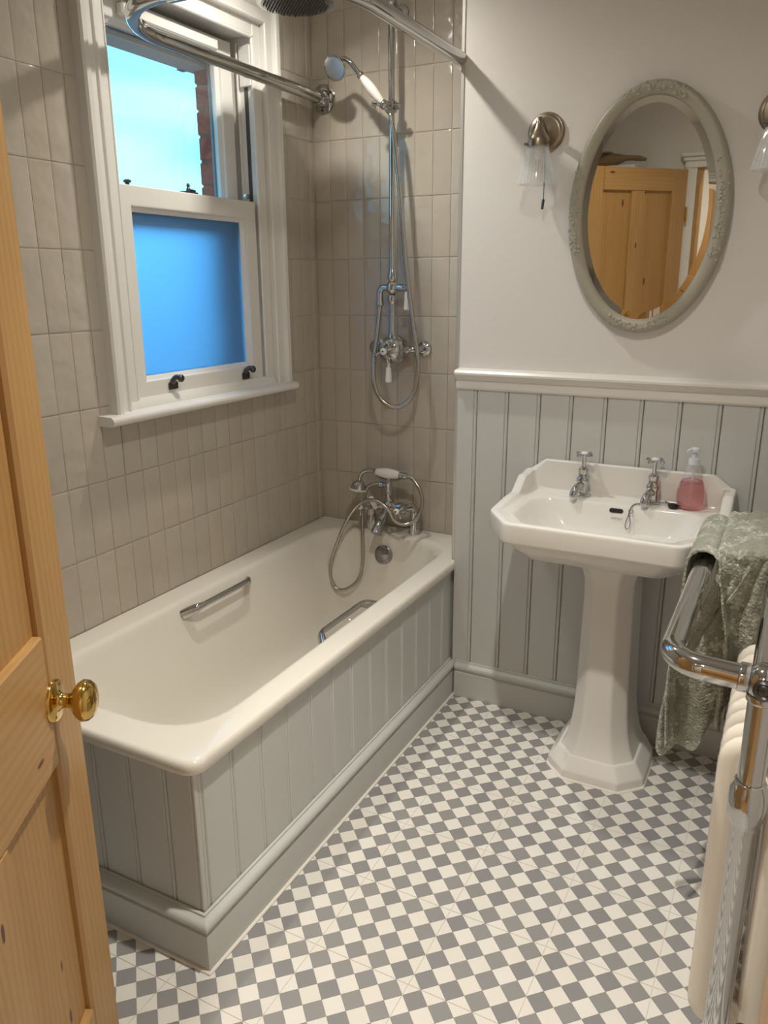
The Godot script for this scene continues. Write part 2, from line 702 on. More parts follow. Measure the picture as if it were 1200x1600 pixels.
func build_floor() -> void:
	var s := Soup.new()
	s.box(Vector3(0.90, -0.0515, 1.20), Vector3(2.0, 0.10, 2.66))
	var fl := part("floor", s, M.floor_grout, self)
	tag(fl, "floor of small grey and white checks laid diagonally", "floor", "", "structure")
	var D := 0.0577
	var P := D * 4.0
	var list := []
	for j in range(0, 88):
		for i in range(0, 64):
			if (i + j) % 2:
				continue
			var c := Vector2(1.330 + P * -6 + i * D * 0.5, 1.694 - P * 7 + j * D * 0.5)
			if c.x < -0.02 or c.x > 1.83 or c.y < 0.25 or c.y > 2.5:
				continue
			if c.x < 0.66 and c.y < 1.58:
				continue
			var q := project(Vector3(c.x, 0, c.y))
			var seen := q.x > -15 and q.x < 1215 and q.y < 1615 and q.z > 0.1
			if q.x < 150 or (q.x > 1100 and c.x > 1.63):
				seen = false
			list.append([q.z if seen else q.z + 50.0, c, i % 2 == 1])
	list.sort_custom(func(a, b): return a[0] < b[0])
	var n := {true: 0, false: 0}
	var rest := {true: Soup.new(), false: Soup.new()}
	for e in list:
		var dark: bool = e[2]
		var c: Vector2 = e[1]
		var h := D * 0.5 - 0.0004
		var poly := PackedVector2Array([c + Vector2(-h, 0), c + Vector2(0, -h), c + Vector2(h, 0), c + Vector2(0, h)])
		var single: bool = n[dark] < 298 and e[0] < 40.0
		var sp: Soup = Soup.new() if single else rest[dark]
		var tx := floori((c.x - 1.330) / P + 0.001)
		var tz := floori((c.y - 1.694) / P + 0.001)
		for ax in [tx - 1, tx]:
			for az in [tz - 1, tz]:
				var cell := Rect2(1.330 + ax * P + 0.0009, 1.694 + az * P + 0.0009, P - 0.0018, P - 0.0018)
				var q := clip_poly(poly, cell)
				if q.size() < 3:
					continue
				q = clip_poly(q, Rect2(-0.02, 0.262, 1.83, 2.21))
				if q.size() < 3:
					continue
				var area := 0.0
				for k in q.size():
					area += q[k].cross(q[(k + 1) % q.size()])
				if absf(area) < 2e-6:
					continue
				sp.prism(q, 0.0, 0.004, Transform3D(Basis(Vector3.RIGHT, Vector3.BACK, Vector3.DOWN), Vector3.ZERO))
		if single and sp.v.size():
			n[dark] += 1
			part("grey_floor_tile" if dark else "white_floor_tile", sp, M[("dark%d" if dark else "light%d") % rng.randi_range(0, 2)], fl, 20)
	for dark in [true, false]:
		var o := part("grey_tiles_beyond" if dark else "white_tiles_beyond", rest[dark], M.dark0 if dark else M.light0, fl, 20)
		o.set_meta("kind", "stuff")

# one glazed tile, face towards +z, centred on its back; slightly pillowed and uneven
func tile_mesh(w: float, h: float, k: int) -> ArrayMesh:
	var g := RandomNumberGenerator.new()
	g.seed = 100 + k
	var s := Soup.new()
	s.begin()
	var xs := [-0.5, -0.42, 0.0, 0.42, 0.5]
	var ys := [-0.5, -0.47, -0.16, 0.17, 0.47, 0.5]
	var top := []
	for j in ys.size():
		var row := []
		for i in xs.size():
			var edge := i == 0 or j == 0 or i == xs.size() - 1 or j == ys.size() - 1
			var z := 0.0085 + (g.randf_range(-0.0006, 0.0006))
			if edge:
				z = 0.0068
			row.append(Vector3(xs[i] * w, ys[j] * h, z))
		top.append(row)
	for j in ys.size() - 1:
		for i in xs.size() - 1:
			s.quad(top[j][i], top[j][i + 1], top[j + 1][i + 1], top[j + 1][i])
	var rim := []
	for i in xs.size():
		rim.append(top[0][i])
	for j in range(1, ys.size()):
		rim.append(top[j][xs.size() - 1])
	for i in range(xs.size() - 2, -1, -1):
		rim.append(top[ys.size() - 1][i])
	for j in range(ys.size() - 2, 0, -1):
		rim.append(top[j][0])
	for i in rim.size():
		var a: Vector3 = rim[i]
		var b: Vector3 = rim[(i + 1) % rim.size()]
		s.quad(Vector3(a.x, a.y, 0), Vector3(b.x, b.y, 0), b, a)
	return s.finish(62)

func build_wall_tiles() -> void:
	var tw := 0.0681
	var th := 0.203
	var y0 := 1.3112
	var full := []
	for k in 6:
		full.append(tile_mesh(tw - 0.0013, th - 0.0022, k))
	var wl := get_node("wall_left")
	var hole := Rect2(0.275, 1.088, 0.775, 1.17)       # (z, y) covered by the window
	for r in range(-5, 6):
		for c in range(-1, 25):
			var za := 0.0331 + tw * c
			var zb := za + tw
			var ya := y0 + th * r
			var yb := minf(ya + th, CEIL)
			ya = maxf(ya, 0.30)
			za = maxf(za, 0.0)
			if r == 5 and ya > CEIL - 0.03:
				continue
			var bits := [Rect2(za, ya, zb - za, yb - ya)]
			if zb > hole.position.x and za < hole.end.x and yb > hole.position.y and ya < hole.end.y:
				bits = []
				var zi := maxf(za, hole.position.x)
				var zj := minf(zb, hole.end.x)
				if zi - za > 0.004:
					bits.append(Rect2(za, ya, zi - za, yb - ya))
				if zb - zj > 0.004:
					bits.append(Rect2(zj, ya, zb - zj, yb - ya))
				if hole.position.y - ya > 0.004:
					bits.append(Rect2(zi, ya, zj - zi, hole.position.y - ya))
				if yb - hole.end.y > 0.004:
					bits.append(Rect2(zi, hole.end.y, zj - zi, yb - hole.end.y))
			for q in bits:
				put_tile(wl, full, q.size.x, q.size.y, tw, th, Vector3(-0.0085, q.get_center().y, q.get_center().x), Basis(Vector3.FORWARD, Vector3.UP, Vector3.RIGHT))
	var wr := get_node("wall_rear")
	for r in range(-5, 6):
		for c in range(0, 11):
			var ya := maxf(y0 + th * r, 0.30)
			var yb := minf(y0 + th * (r + 1), CEIL)
			if yb - ya < 0.02:
				continue
			put_tile(wr, full, tw, yb - ya, tw, th, Vector3(tw * (c + 0.5), (ya + yb) / 2, -0.0085), Basis.IDENTITY)

func put_tile(wall: Node, full: Array, w: float, h: float, tw: float, th: float, at: Vector3, turn: Basis) -> void:
	var k := rng.randi_range(0, 5)
	var m: ArrayMesh = full[k] if absf(w - tw) < 0.001 and absf(h - th) < 0.001 else tile_mesh(w - 0.0013, h - 0.0022, k)
	var tilt := Basis.from_euler(Vector3(rng.randf_range(-0.004, 0.004), rng.randf_range(-0.008, 0.008), 0))
	part("wall_tile", m, M["tile%d" % rng.randi_range(0, 5)], wall, 40, Transform3D(turn * tilt, at))

# ---------------------------------------------------------------- window
func build_window() -> void:
	var w := thing("window_1", "white vertical sliding sash window, clear glass above frosted glass", "window", Vector3.ZERO, 0.0, "", "structure")
	var X := Vector3.RIGHT
	var s := Soup.new()
	# architrave: up one side, across the head, down the other
	var inner := [Vector3(0, 1.082, 1.02), Vector3(0, 2.225, 1.02), Vector3(0, 2.225, 0.305), Vector3(0, 1.082, 0.305)]
	var prof := [[0.0, -0.004], [0.0, 0.016], [0.004, 0.020], [0.010, 0.020], [0.013, 0.015], [0.038, 0.018], [0.042, 0.026], [0.047, 0.033], [0.062, 0.034], [0.068, 0.029], [0.068, -0.004]]
	var rings := frame_loop(inner, prof, X, false)
	s.loft(rings)
	part("architrave", s, M.white_gloss, w, 30)
	# linings of the box
	s = Soup.new()
	for z in [0.325, 1.0]:
		s.box(Vector3(-0.067, 1.64, z), Vector3(0.134, 1.18, 0.04), 0.002)
	s.box(Vector3(-0.067, 2.21, 0.6625), Vector3(0.132, 0.05, 0.635), 0.002)
	part("lining", s, M.white_gloss, w)
	for z in [0.348, 0.977]:
		s = Soup.new()
		s.box(Vector3(-0.004, 1.65, z), Vector3(0.010, 1.08, 0.010), 0.003)
		part("staff_bead", s, M.white_gloss, w)
		s = Soup.new()
		s.box(Vector3(-0.063, 1.93, z), Vector3(0.008, 0.48, 0.012), 0.002)
		part("parting_bead", s, M.white_gloss, w)
		s = Soup.new()
		s.box(Vector3(-0.034, 1.86, 0.3445 if z < 0.6 else 0.9805), Vector3(0.014, 0.36, 0.004))
		part("cord_channel", s, M.grey_slot, w)
		s = Soup.new()
		s.box(Vector3(-0.030, 2.10, z), Vector3(0.045, 0.12, 0.014), 0.002)
		part("sash_stop", s, M.white_gloss, w)
	s = Soup.new()
	s.box(Vector3(-0.004, 2.181, 0.6625), Vector3(0.010, 0.010, 0.64), 0.003)
	part("head_bead", s, M.white_gloss, w)
	# board under the lower sash and the sill
	s = Soup.new()
	s.prism(PackedVector2Array([Vector2(-0.12, 1.06), Vector2(0.012, 1.06), Vector2(0.012, 1.088), Vector2(-0.004, 1.112), Vector2(-0.12, 1.118)]), 0.31, 1.015)
	part("bottom_board", s, M.white_gloss, w)
	s = Soup.new()
	s.prism(PackedVector2Array([Vector2(-0.02, 1.058), Vector2(0.05, 1.058), Vector2(0.056, 1.063), Vector2(0.059, 1.071), Vector2(0.056, 1.079), Vector2(0.050, 1.084), Vector2(-0.02, 1.087)]), 0.236, 1.133)
	part("sill_board", s, M.white_gloss, w, 50)
	# lower sash
	var sash := [[0.0, -0.022], [0.0, 0.006], [0.012, 0.014], [0.014, 0.020], [0.019, 0.022], [0.066, 0.022], [0.068, 0.020], [0.068, -0.022]]
	s = Soup.new()
	var g := [Vector3(-0.032, 1.170, 0.913), Vector3(-0.032, 1.622, 0.913), Vector3(-0.032, 1.622, 0.428), Vector3(-0.032, 1.170, 0.428)]
	s.loft(frame_loop(g, sash, X), false, true)
	var ls := part("lower_sash", s, M.white_gloss, w, 30)
	s = Soup.new()
	s.box(Vector3(-0.032, 1.396, 0.6705), Vector3(0.006, 0.456, 0.489))
	var fp := part("frosted_pane", s, M.frost, ls)
	fp.set_meta("label", "frosted glass pane")
	s = Soup.new()
	var gb := [Vector3(-0.046, 1.174, 0.909), Vector3(-0.046, 1.618, 0.909), Vector3(-0.046, 1.618, 0.432), Vector3(-0.046, 1.174, 0.432)]
	s.loft(frame_loop(gb, [[0.0, -0.004], [0.0, 0.004], [0.01, 0.004], [0.01, -0.004]], X), false, true)
	part("glazing_spacer", s, M.pewter, ls, 30)
	# upper sash, one step further out
	s = Soup.new()
	g = [Vector3(-0.092, 1.66, 0.908), Vector3(-0.092, 2.100, 0.908), Vector3(-0.092, 2.100, 0.438), Vector3(-0.092, 1.66, 0.438)]
	s.loft(frame_loop(g, sash, X), false, true)
	var us := part("upper_sash", s, M.white_gloss, w, 30)
	s = Soup.new()
	s.box(Vector3(-0.092, 1.88, 0.673), Vector3(0.004, 0.444, 0.474))
	part("clear_pane", s, M.pane, us)
	s = Soup.new()
	gb = [Vector3(-0.106, 1.664, 0.904), Vector3(-0.106, 2.096, 0.904), Vector3(-0.106, 2.096, 0.442), Vector3(-0.106, 1.664, 0.442)]
	s.loft(frame_loop(gb, [[0.0, -0.004], [0.0, 0.004], [0.01, 0.004], [0.01, -0.004]], X), false, true)
	part("glazing_spacer", s, M.pewter, us, 30)
	s = Soup.new()
	s.box(Vector3(-0.058, 2.138, 0.66), Vector3(0.026, 0.034, 0.40), 0.005)
	part("trickle_vent", s, M.white_gloss, us)
	# sash furniture: two lifts, a catch, a button and a stop
	for p in [Vector3(-0.010, 1.147, 0.822), Vector3(-0.010, 1.140, 0.462)]:
		s = Soup.new()
		s.box(p + Vector3(0.003, -0.014, 0), Vector3(0.005, 0.022, 0.040), 0.002)
		s.tube(smooth([p + Vector3(0.004, -0.006, 0.006), p + Vector3(0.010, 0.006, 0.004), p + Vector3(0.016, 0.012, -0.002), p + Vector3(0.026, 0.010, -0.008)], 5), 0.008, 10)
		s.ball(p + Vector3(0.026, 0.008, -0.010), Vector3(0.010, 0.012, 0.012), 12, 8)
		part("sash_lift", s, M.pewter, ls, 50)
	s = Soup.new()
	s.box(Vector3(-0.03, 1.693, 0.665), Vector3(0.026, 0.006, 0.062), 0.002)
	s.lathe([[0.008, 0.0], [0.007, 0.008], [0.004, 0.012], [0.006, 0.018], [0.003, 0.024], [0.001, 0.025]], 14, xf(Vector3(-0.03, 1.696, 0.665)))
	s.tube([Vector3(-0.03, 1.700, 0.665), Vector3(-0.034, 1.700, 0.632)], 0.005, 8)
	part("sash_catch", s, M.pewter, ls, 50)
	s = Soup.new()
	s.lathe([[0.006, 0.0], [0.006, 0.006], [0.011, 0.009], [0.011, 0.013], [0.006, 0.016], [0.001, 0.017]], 14, xf(Vector3(-0.03, 1.690, 0.915)))
	part("sash_button", s, M.pewter, ls, 50)
	s = Soup.new()
	s.lathe([[0.005, 0.0], [0.005, 0.012], [0.009, 0.014], [0.009, 0.022], [0.001, 0.024]], 12, xf(Vector3(-0.04, 1.708, 0.354), Vector3(0.3, 0, 1)))
	part("sash_stop", s, M.chrome, us, 50)
	# outside: brick reveal and rendered lintel above
	var b := thing("wall_outside", "red brick reveal and painted lintel seen through the upper pane", "brick wall", Vector3.ZERO, 0.0, "", "structure")
	s = Soup.new()
	s.box(Vector3(-0.158, 1.6, 0.225), Vector3(0.050, 1.3, 0.37))
	part("mortar_bed", s, M.mortar, b)
	for k in 17:
		var yy := 1.02 + k * 0.0762
		s = Soup.new()
		var jut := rng.randf_range(-0.003, 0.003)
		s.box(Vector3(-0.160, yy, 0.312 + jut), Vector3(0.058, 0.0705, 0.206), 0.004)
		part("brick", s, M.brick, b)
	s = Soup.new()
	s.box(Vector3(-0.175, 2.15, 0.66), Vector3(0.08, 0.12, 1.1), 0.004)
	part("lintel", s, M.render, b)
	s = Soup.new()
	s.box(Vector3(-0.215, 2.098, 0.44), Vector3(0.02, 0.02, 0.03), 0.002)
	part("bracket", s, M.pewter, b)

# ---------------------------------------------------------------- panelling and skirting
func board_outline(w: float, th: float) -> PackedVector2Array:      # across x, thickness y; bead down the right-hand edge
	return PackedVector2Array([Vector2(0.001, 0), Vector2(0.001, th - 0.004), Vector2(0.004, th), Vector2(w - 0.0125, th), Vector2(w - 0.0105, th - 0.0035), Vector2(w - 0.0085, th - 0.0008), Vector2(w - 0.0055, th), Vector2(w - 0.0025, th - 0.0008), Vector2(w - 0.0008, th - 0.004), Vector2(w - 0.0008, 0)])

func build_panelling() -> void:
	var t := thing("wall_panelling", "pale sage tongue and groove panelling behind the pedestal basin", "panelling", Vector3.ZERO, 0.0, "", "structure")
	var up := Transform3D(Basis(Vector3.RIGHT, Vector3.BACK, Vector3.UP), Vector3.ZERO)   # outline x, y, pushed along z -> x, z, y
	var x := 0.6925
	var edges := [0.6925, 0.7625, 0.868, 0.972, 1.0735, 1.1765, 1.282, 1.3885, 1.4955, 1.602, 1.706, 1.809]
	for k in edges.size() - 1:
		x = edges[k]
		var s := Soup.new()
		s.prism(board_outline(edges[k + 1] - x, 0.014), 0.10, 1.118, Transform3D(up.basis, Vector3(x, 0, BREAST)))
		part("panel_board", s, M.sage, t, 25)
	# dado rail
	var s := Soup.new()
	var pr := PackedVector2Array([Vector2(0, 1.098), Vector2(0.019, 1.098), Vector2(0.023, 1.104), Vector2(0.023, 1.128), Vector2(0.030, 1.136), Vector2(0.038, 1.140), Vector2(0.044, 1.147), Vector2(0.044, 1.153), Vector2(0.038, 1.160), Vector2(0, 1.164)])
	s.prism(pr, -1.115, 0.0, Transform3D(Basis(Vector3.BACK, Vector3.UP, Vector3.LEFT), Vector3(0.694, 0, BREAST)))
	tag(part("trim_2", s, M.white_gloss, self, 30), "white moulded dado rail along the top of the panelling", "dado rail", "", "structure")
	s = Soup.new()
	s.prism(skirt_profile(), -1.09, 0.0, Transform3D(Basis(Vector3.BACK, Vector3.UP, Vector3.LEFT), Vector3(0.712, 0, BREAST + 0.012)))
	tag(part("baseboard_back", s, M.sage, self, 30), "pale sage moulded skirting board behind the basin pedestal", "skirting board", "", "structure")
	s = Soup.new()
	s.prism(skirt_profile(), 0.0, 2.17, Transform3D(Basis(Vector3.LEFT, Vector3.UP, Vector3.BACK), Vector3(1.81, 0, 0.29)))
	tag(part("baseboard_right", s, M.sage, self, 30), "pale sage moulded skirting board behind the radiator", "skirting board", "", "structure")

func skirt_profile() -> PackedVector2Array:
	var o := PackedVector2Array([Vector2(0, 0), Vector2(0.021, 0), Vector2(0.021, 0.093), Vector2(0.0165, 0.096), Vector2(0.0165, 0.099)])
	for i in 8:
		var a := deg_to_rad(-62.0 + i * 22.0)
		o.append(Vector2(0.011 + 0.0135 * cos(a), 0.1115 + 0.0135 * sin(a)))
	o.append(Vector2(0.006, 0.126))
	o.append(Vector2(0.006, 0.131))
	o.append(Vector2(0, 0.132))
	return o

func build_bath_panels() -> void:
	# long side, facing the room (+x)
	var t := thing("bath_surround", "long pale sage boarded bath panel with moulded skirting, facing the basin", "bath panel")
	var face := 0.668
	var turn := Basis(Vector3.FORWARD, Vector3.RIGHT, Vector3.UP)       # outline x -> -z, y -> +x, pushed -> up
	var zs := [1.606, 1.587, 1.484, 1.379, 1.275, 1.170, 1.066, 0.962, 0.858, 0.754, 0.650, 0.546, 0.442, 0.338, 0.236]
	for k in zs.size() - 1:
		var s := Soup.new()
		s.prism(board_outline(zs[k] - zs[k + 1], 0.015), 0.08, 0.482, Transform3D(turn, Vector3(face, 0, zs[k])))
		part("panel_board", s, M.sage, t, 25)
	var s := Soup.new()
	var pr := skirt_profile()
	var rings := []
	for c in [[Vector3(0.684, 0, 0.262), Vector3(1, 0, 0)], [Vector3(0.684, 0, 1.612), Vector3(1, 0, 1)]]:
		var ring := PackedVector3Array()
		for q in pr:
			ring.append(c[0] + c[1] * q.x + Vector3(0, q.y, 0))
		rings.append(ring)
	s.loft(rings)
	part("skirting", s, M.sage, t, 30)
	s = Soup.new()
	s.box(Vector3(0.7085, 0.002, 0.95), Vector3(0.009, 0.006, 1.37), 0.002)
	part("sealant_line", s, M.sealant, t)
	# short end, facing the door (+z)
	var e := thing("bath_surround", "short shaded sage boarded end panel of the bath, facing the door", "bath panel")
	var endx := [0.0, 0.085, 0.190, 0.294, 0.398, 0.502, 0.605, 0.6835]
	turn = Basis(Vector3.RIGHT, Vector3.BACK, Vector3.UP)
	for k in endx.size() - 1:
		s = Soup.new()
		s.prism(board_outline(endx[k + 1] - endx[k], 0.012), 0.08, 0.482, Transform3D(turn, Vector3(endx[k], 0, 1.598)))
		part("panel_board", s, M.sage, e, 25)
	s = Soup.new()
	rings = []
	for c in [[Vector3(0.684, 0, 1.612), Vector3(1, 0, 1)], [Vector3(0.001, 0, 1.612), Vector3(0, 0, 1)]]:
		var ring := PackedVector3Array()
		for q in pr:
			ring.append(c[0] + c[1] * q.x + Vector3(0, q.y, 0))
		rings.append(ring)
	s.loft(rings)
	part("skirting", s, M.sage, e, 30)
	s = Soup.new()
	s.box(Vector3(0.356, 0.002, 1.636), Vector3(0.712, 0.006, 0.009), 0.002)
	part("sealant_line", s, M.sealant, e)

# ---------------------------------------------------------------- pine door
func door_leaf(d: Node3D, W: float, H: float, T: float) -> void:
	var B := 0.003
	for x in [0.054, W - 0.054]:
		var s := Soup.new()
		s.box(Vector3(x, H / 2, -T / 2), Vector3(0.108, H, T), B if x > 0.3 else 0.006)
		part("stile", s, M.pine, d)
	for r in [[H - 0.105, H], [0.70, 0.918], [0.0, 0.21]]:
		var s := Soup.new()
		s.box(Vector3(W / 2, (r[0] + r[1]) / 2, -T / 2), Vector3(W - 0.2165, r[1] - r[0], T), B)
		part("rail", s, M.pine_across, d)
	for r in [[0.918, H - 0.105], [0.21, 0.70]]:
		var s := Soup.new()
		s.box(Vector3(W / 2, (r[0] + r[1]) / 2, -T / 2), Vector3(0.098, r[1] - r[0] - 0.0006, T), B)
		part("muntin", s, M.pine_panel_c, d)
		for x in [0.108, W / 2 + 0.049]:
			s = Soup.new()
			s.box(Vector3(x + 0.1015, (r[0] + r[1]) / 2, -T / 2), Vector3(0.203, r[1] - r[0], 0.011))
			part("panel", s, M.pine_panel if x < 0.2 else M.pine_panel_b, d)

func build_door() -> void:
	var ang := 0.521
	var at := Vector3(0.664, 0.008, 1.844)
	# local x runs from the free edge to the hinges, local z is the face towards the room
	var d := thing("door_1", "open pine panelled door with a brass knob on its free edge", "door", at, 0.0, "", "structure")
	d.transform = Transform3D(Basis(Vector3(sin(ang), 0, cos(ang)), Vector3.UP, Vector3(cos(ang), 0, -sin(ang))), at)
	var T := 0.038
	door_leaf(d, 0.70, 1.872, T)
	var W := 0.70
	# knobs, one on either face
	for side in [1, -1]:
		var s := Soup.new()
		var k := xf(Vector3(0.098, 0.803, 0.0 if side > 0 else -T), Vector3(0, 0, side))
		s.lathe([[0.034, 0.0], [0.034, 0.003], [0.031, 0.006], [0.018, 0.007], [0.015, 0.009], [0.012, 0.013], [0.0105, 0.020], [0.012, 0.027], [0.020, 0.032], [0.028, 0.038], [0.0325, 0.045], [0.0315, 0.053], [0.026, 0.060], [0.014, 0.0645], [0.001, 0.0655]], 32, k)
		var kn := part("door_knob", s, M.brass, d, 50)
		for a in 4:
			var q := TAU * a / 4 + 0.6
			s = Soup.new()
			s.ball(Vector3(0.098 + cos(q) * 0.0255, 0.803 + sin(q) * 0.0255, (0.0065 if side > 0 else -T - 0.0065)), Vector3(0.003, 0.003, 0.001), 8, 4)
			part("screw", s, M.brass, kn)
	for y in [0.25, 1.62]:
		var s := Soup.new()
		s.lathe([[0.006, 0.0], [0.006, 0.075]], 12, xf(Vector3(W + 0.004, y, 0.003)))
		part("hinge", s, M.brass, d)
	# closed door across the landing: only the mirror shows it
	var far := thing("door_3", "closed pine panelled door on the far side of the landing, seen in the mirror", "door", Vector3(1.05, 0.004, 3.955), 0.0, "", "structure")
	far.transform = Transform3D(Basis(Vector3.LEFT, Vector3.UP, Vector3.FORWARD), Vector3(1.82, 0.004, 3.955))
	door_leaf(far, 0.70, 1.95, T)
	# driftwood lying on a white wall shelf behind the door: only the mirror shows it
	var sh := thing("wall_shelf", "plain white shelf on the wall behind the open door", "shelf")
	var s := Soup.new()
	s.box(Vector3(0.53, 1.894, 2.41), Vector3(0.48, 0.04, 0.155), 0.004)
	part("shelf_board", s, M.white_gloss, sh)
	s = Soup.new()
	var pts := []
	var rad := []
	for i in 15:
		var t := i / 14.0
		pts.append(Vector3(0.81 - t * 0.48, 1.937 + 0.010 * sin(t * 9.0) + 0.010 * t, 2.40 - 0.02 * sin(t * 4.0)))
		rad.append(0.006 + 0.022 * smoothstep(0.0, 0.45, t) + 0.004 * sin(t * 23.0))
	s.tube(pts, 0.02, 9, rad, false, Vector2(1.0, 1.2))
	for i in 5:
		s.tube(smooth([Vector3(0.66 - i * 0.06, 1.955, 2.40), Vector3(0.63 - i * 0.06, 1.976 + 0.006 * (i % 3), 2.39), Vector3(0.58 - i * 0.06, 1.978 + 0.005 * (i % 2), 2.40)], 3), 0.012, 7, [], false, Vector2(1, 0.7))
	tag(part("driftwood", s, M.drift, self, 50), "weathered driftwood branch lying on the shelf above the open door", "driftwood")

# ---------------------------------------------------------------- bath
func ring_rect(x0: float, x1: float, z0: float, z1: float, r: Array, y: float, per := 9) -> PackedVector3Array:
	var o := PackedVector3Array()
	for p in rounded([Vector2(x0, z0), Vector2(x1, z0), Vector2(x1, z1), Vector2(x0, z1)], r, per):
		o.append(Vector3(p.x, y, p.y))
	return o

func build_bath() -> void:
	var t := thing("bathtub", "white enamelled bath with rolled rim under the window", "bathtub")
	var s := Soup.new()
	var R := RIM
	var rings := []
	var oc := [0.006, 0.004, 0.045, 0.02]
	rings.append(ring_rect(0.004, 0.672, 0.004, 1.596, oc, R - 0.034))
	rings.append(ring_rect(0.001, 0.6955, 0.001, 1.622, oc, R - 0.032))
	rings.append(ring_rect(0.0, 0.6985, 0.0, 1.625, oc, R - 0.024))
	rings.append(ring_rect(0.0, 0.6985, 0.0, 1.625, oc, R - 0.012))
	rings.append(ring_rect(0.001, 0.6945, 0.001, 1.621, oc, R - 0.003))
	rings.append(ring_rect(0.006, 0.686, 0.006, 1.612, oc, R))
	var ic := [0.17, 0.19, 0.17, 0.17]
	rings.append(ring_rect(0.078, 0.634, 0.080, 1.548, ic, R))
	rings.append(ring_rect(0.088, 0.624, 0.090, 1.538, ic, R - 0.003))
	rings.append(ring_rect(0.097, 0.615, 0.099, 1.528, ic, R - 0.012))
	rings.append(ring_rect(0.103, 0.609, 0.105, 1.519, ic, R - 0.030))
	for q in [[0.10, 0.010, 0.015], [0.22, 0.022, 0.045], [0.40, 0.040, 0.105], [0.58, 0.055, 0.17], [0.74, 0.068, 0.24], [0.86, 0.082, 0.31], [0.94, 0.102, 0.37], [0.985, 0.130, 0.42], [1.0, 0.165, 0.47]]:
		var dpt: float = q[0]
		var i: float = q[1]
		var zf: float = q[2]
		var rr := 0.17 - 0.05 * dpt
		rings.append(ring_rect(0.103 + i, 0.609 - i, 0.105 + i * 1.0, 1.519 - zf, [rr, rr, rr, rr], R - 0.030 - dpt * 0.345))
	s.loft(rings, false)
	var low: PackedVector3Array = rings[rings.size() - 1]
	for j in low.size():
		s.tri(Vector3(0.356, low[0].y - 0.002, 0.62), low[j], low[(j + 1) % low.size()])
	part("tub_shell", s, M.enamel, t, 50)
	# overflow cover on the tap end
	s = Soup.new()
	s.lathe([[0.030, 0.0], [0.036, 0.002], [0.037, 0.008], [0.034, 0.012], [0.026, 0.014], [0.024, 0.012], [0.016, 0.015], [0.001, 0.016]], 30, xf(Vector3(0.343, 0.424, 0.117), Vector3(0.05, 0.16, 1)))
	part("overflow_cover", s, M.steel, t, 40)
	s = Soup.new()
	s.lathe([[0.036, 0.0], [0.036, 0.004], [0.028, 0.006], [0.001, 0.004]], 24, xf(Vector3(0.356, 0.1295, 0.42)))
	part("plug_waste", s, M.chrome, t, 40)
	# a chrome grip on either long side
	for gp in [[0.108, 0.66, 0.985, 1.0], [0.604, 0.655, 0.985, -1.0]]:
		var x: float = gp[0]
		var sg: float = gp[3]
		s = Soup.new()
		var hw := 0.034
		var p := bent([Vector3(x - sg * 0.006, 0.462, gp[1]), Vector3(x + sg * hw, 0.484, gp[1] + 0.045), Vector3(x + sg * hw, 0.484, gp[2] - 0.045), Vector3(x - sg * 0.006, 0.462, gp[2])], 0.04, 6)
		var rad := []
		for i in p.size():
			var e := absf(float(i) / (p.size() - 1) - 0.5) * 2.0
			rad.append(0.0085 + 0.007 * e * e)
		s.tube(p, 0.009, 12, rad, false, Vector2(0.85, 1.15))
		part("grip_handle", s, M.chrome, t, 50)

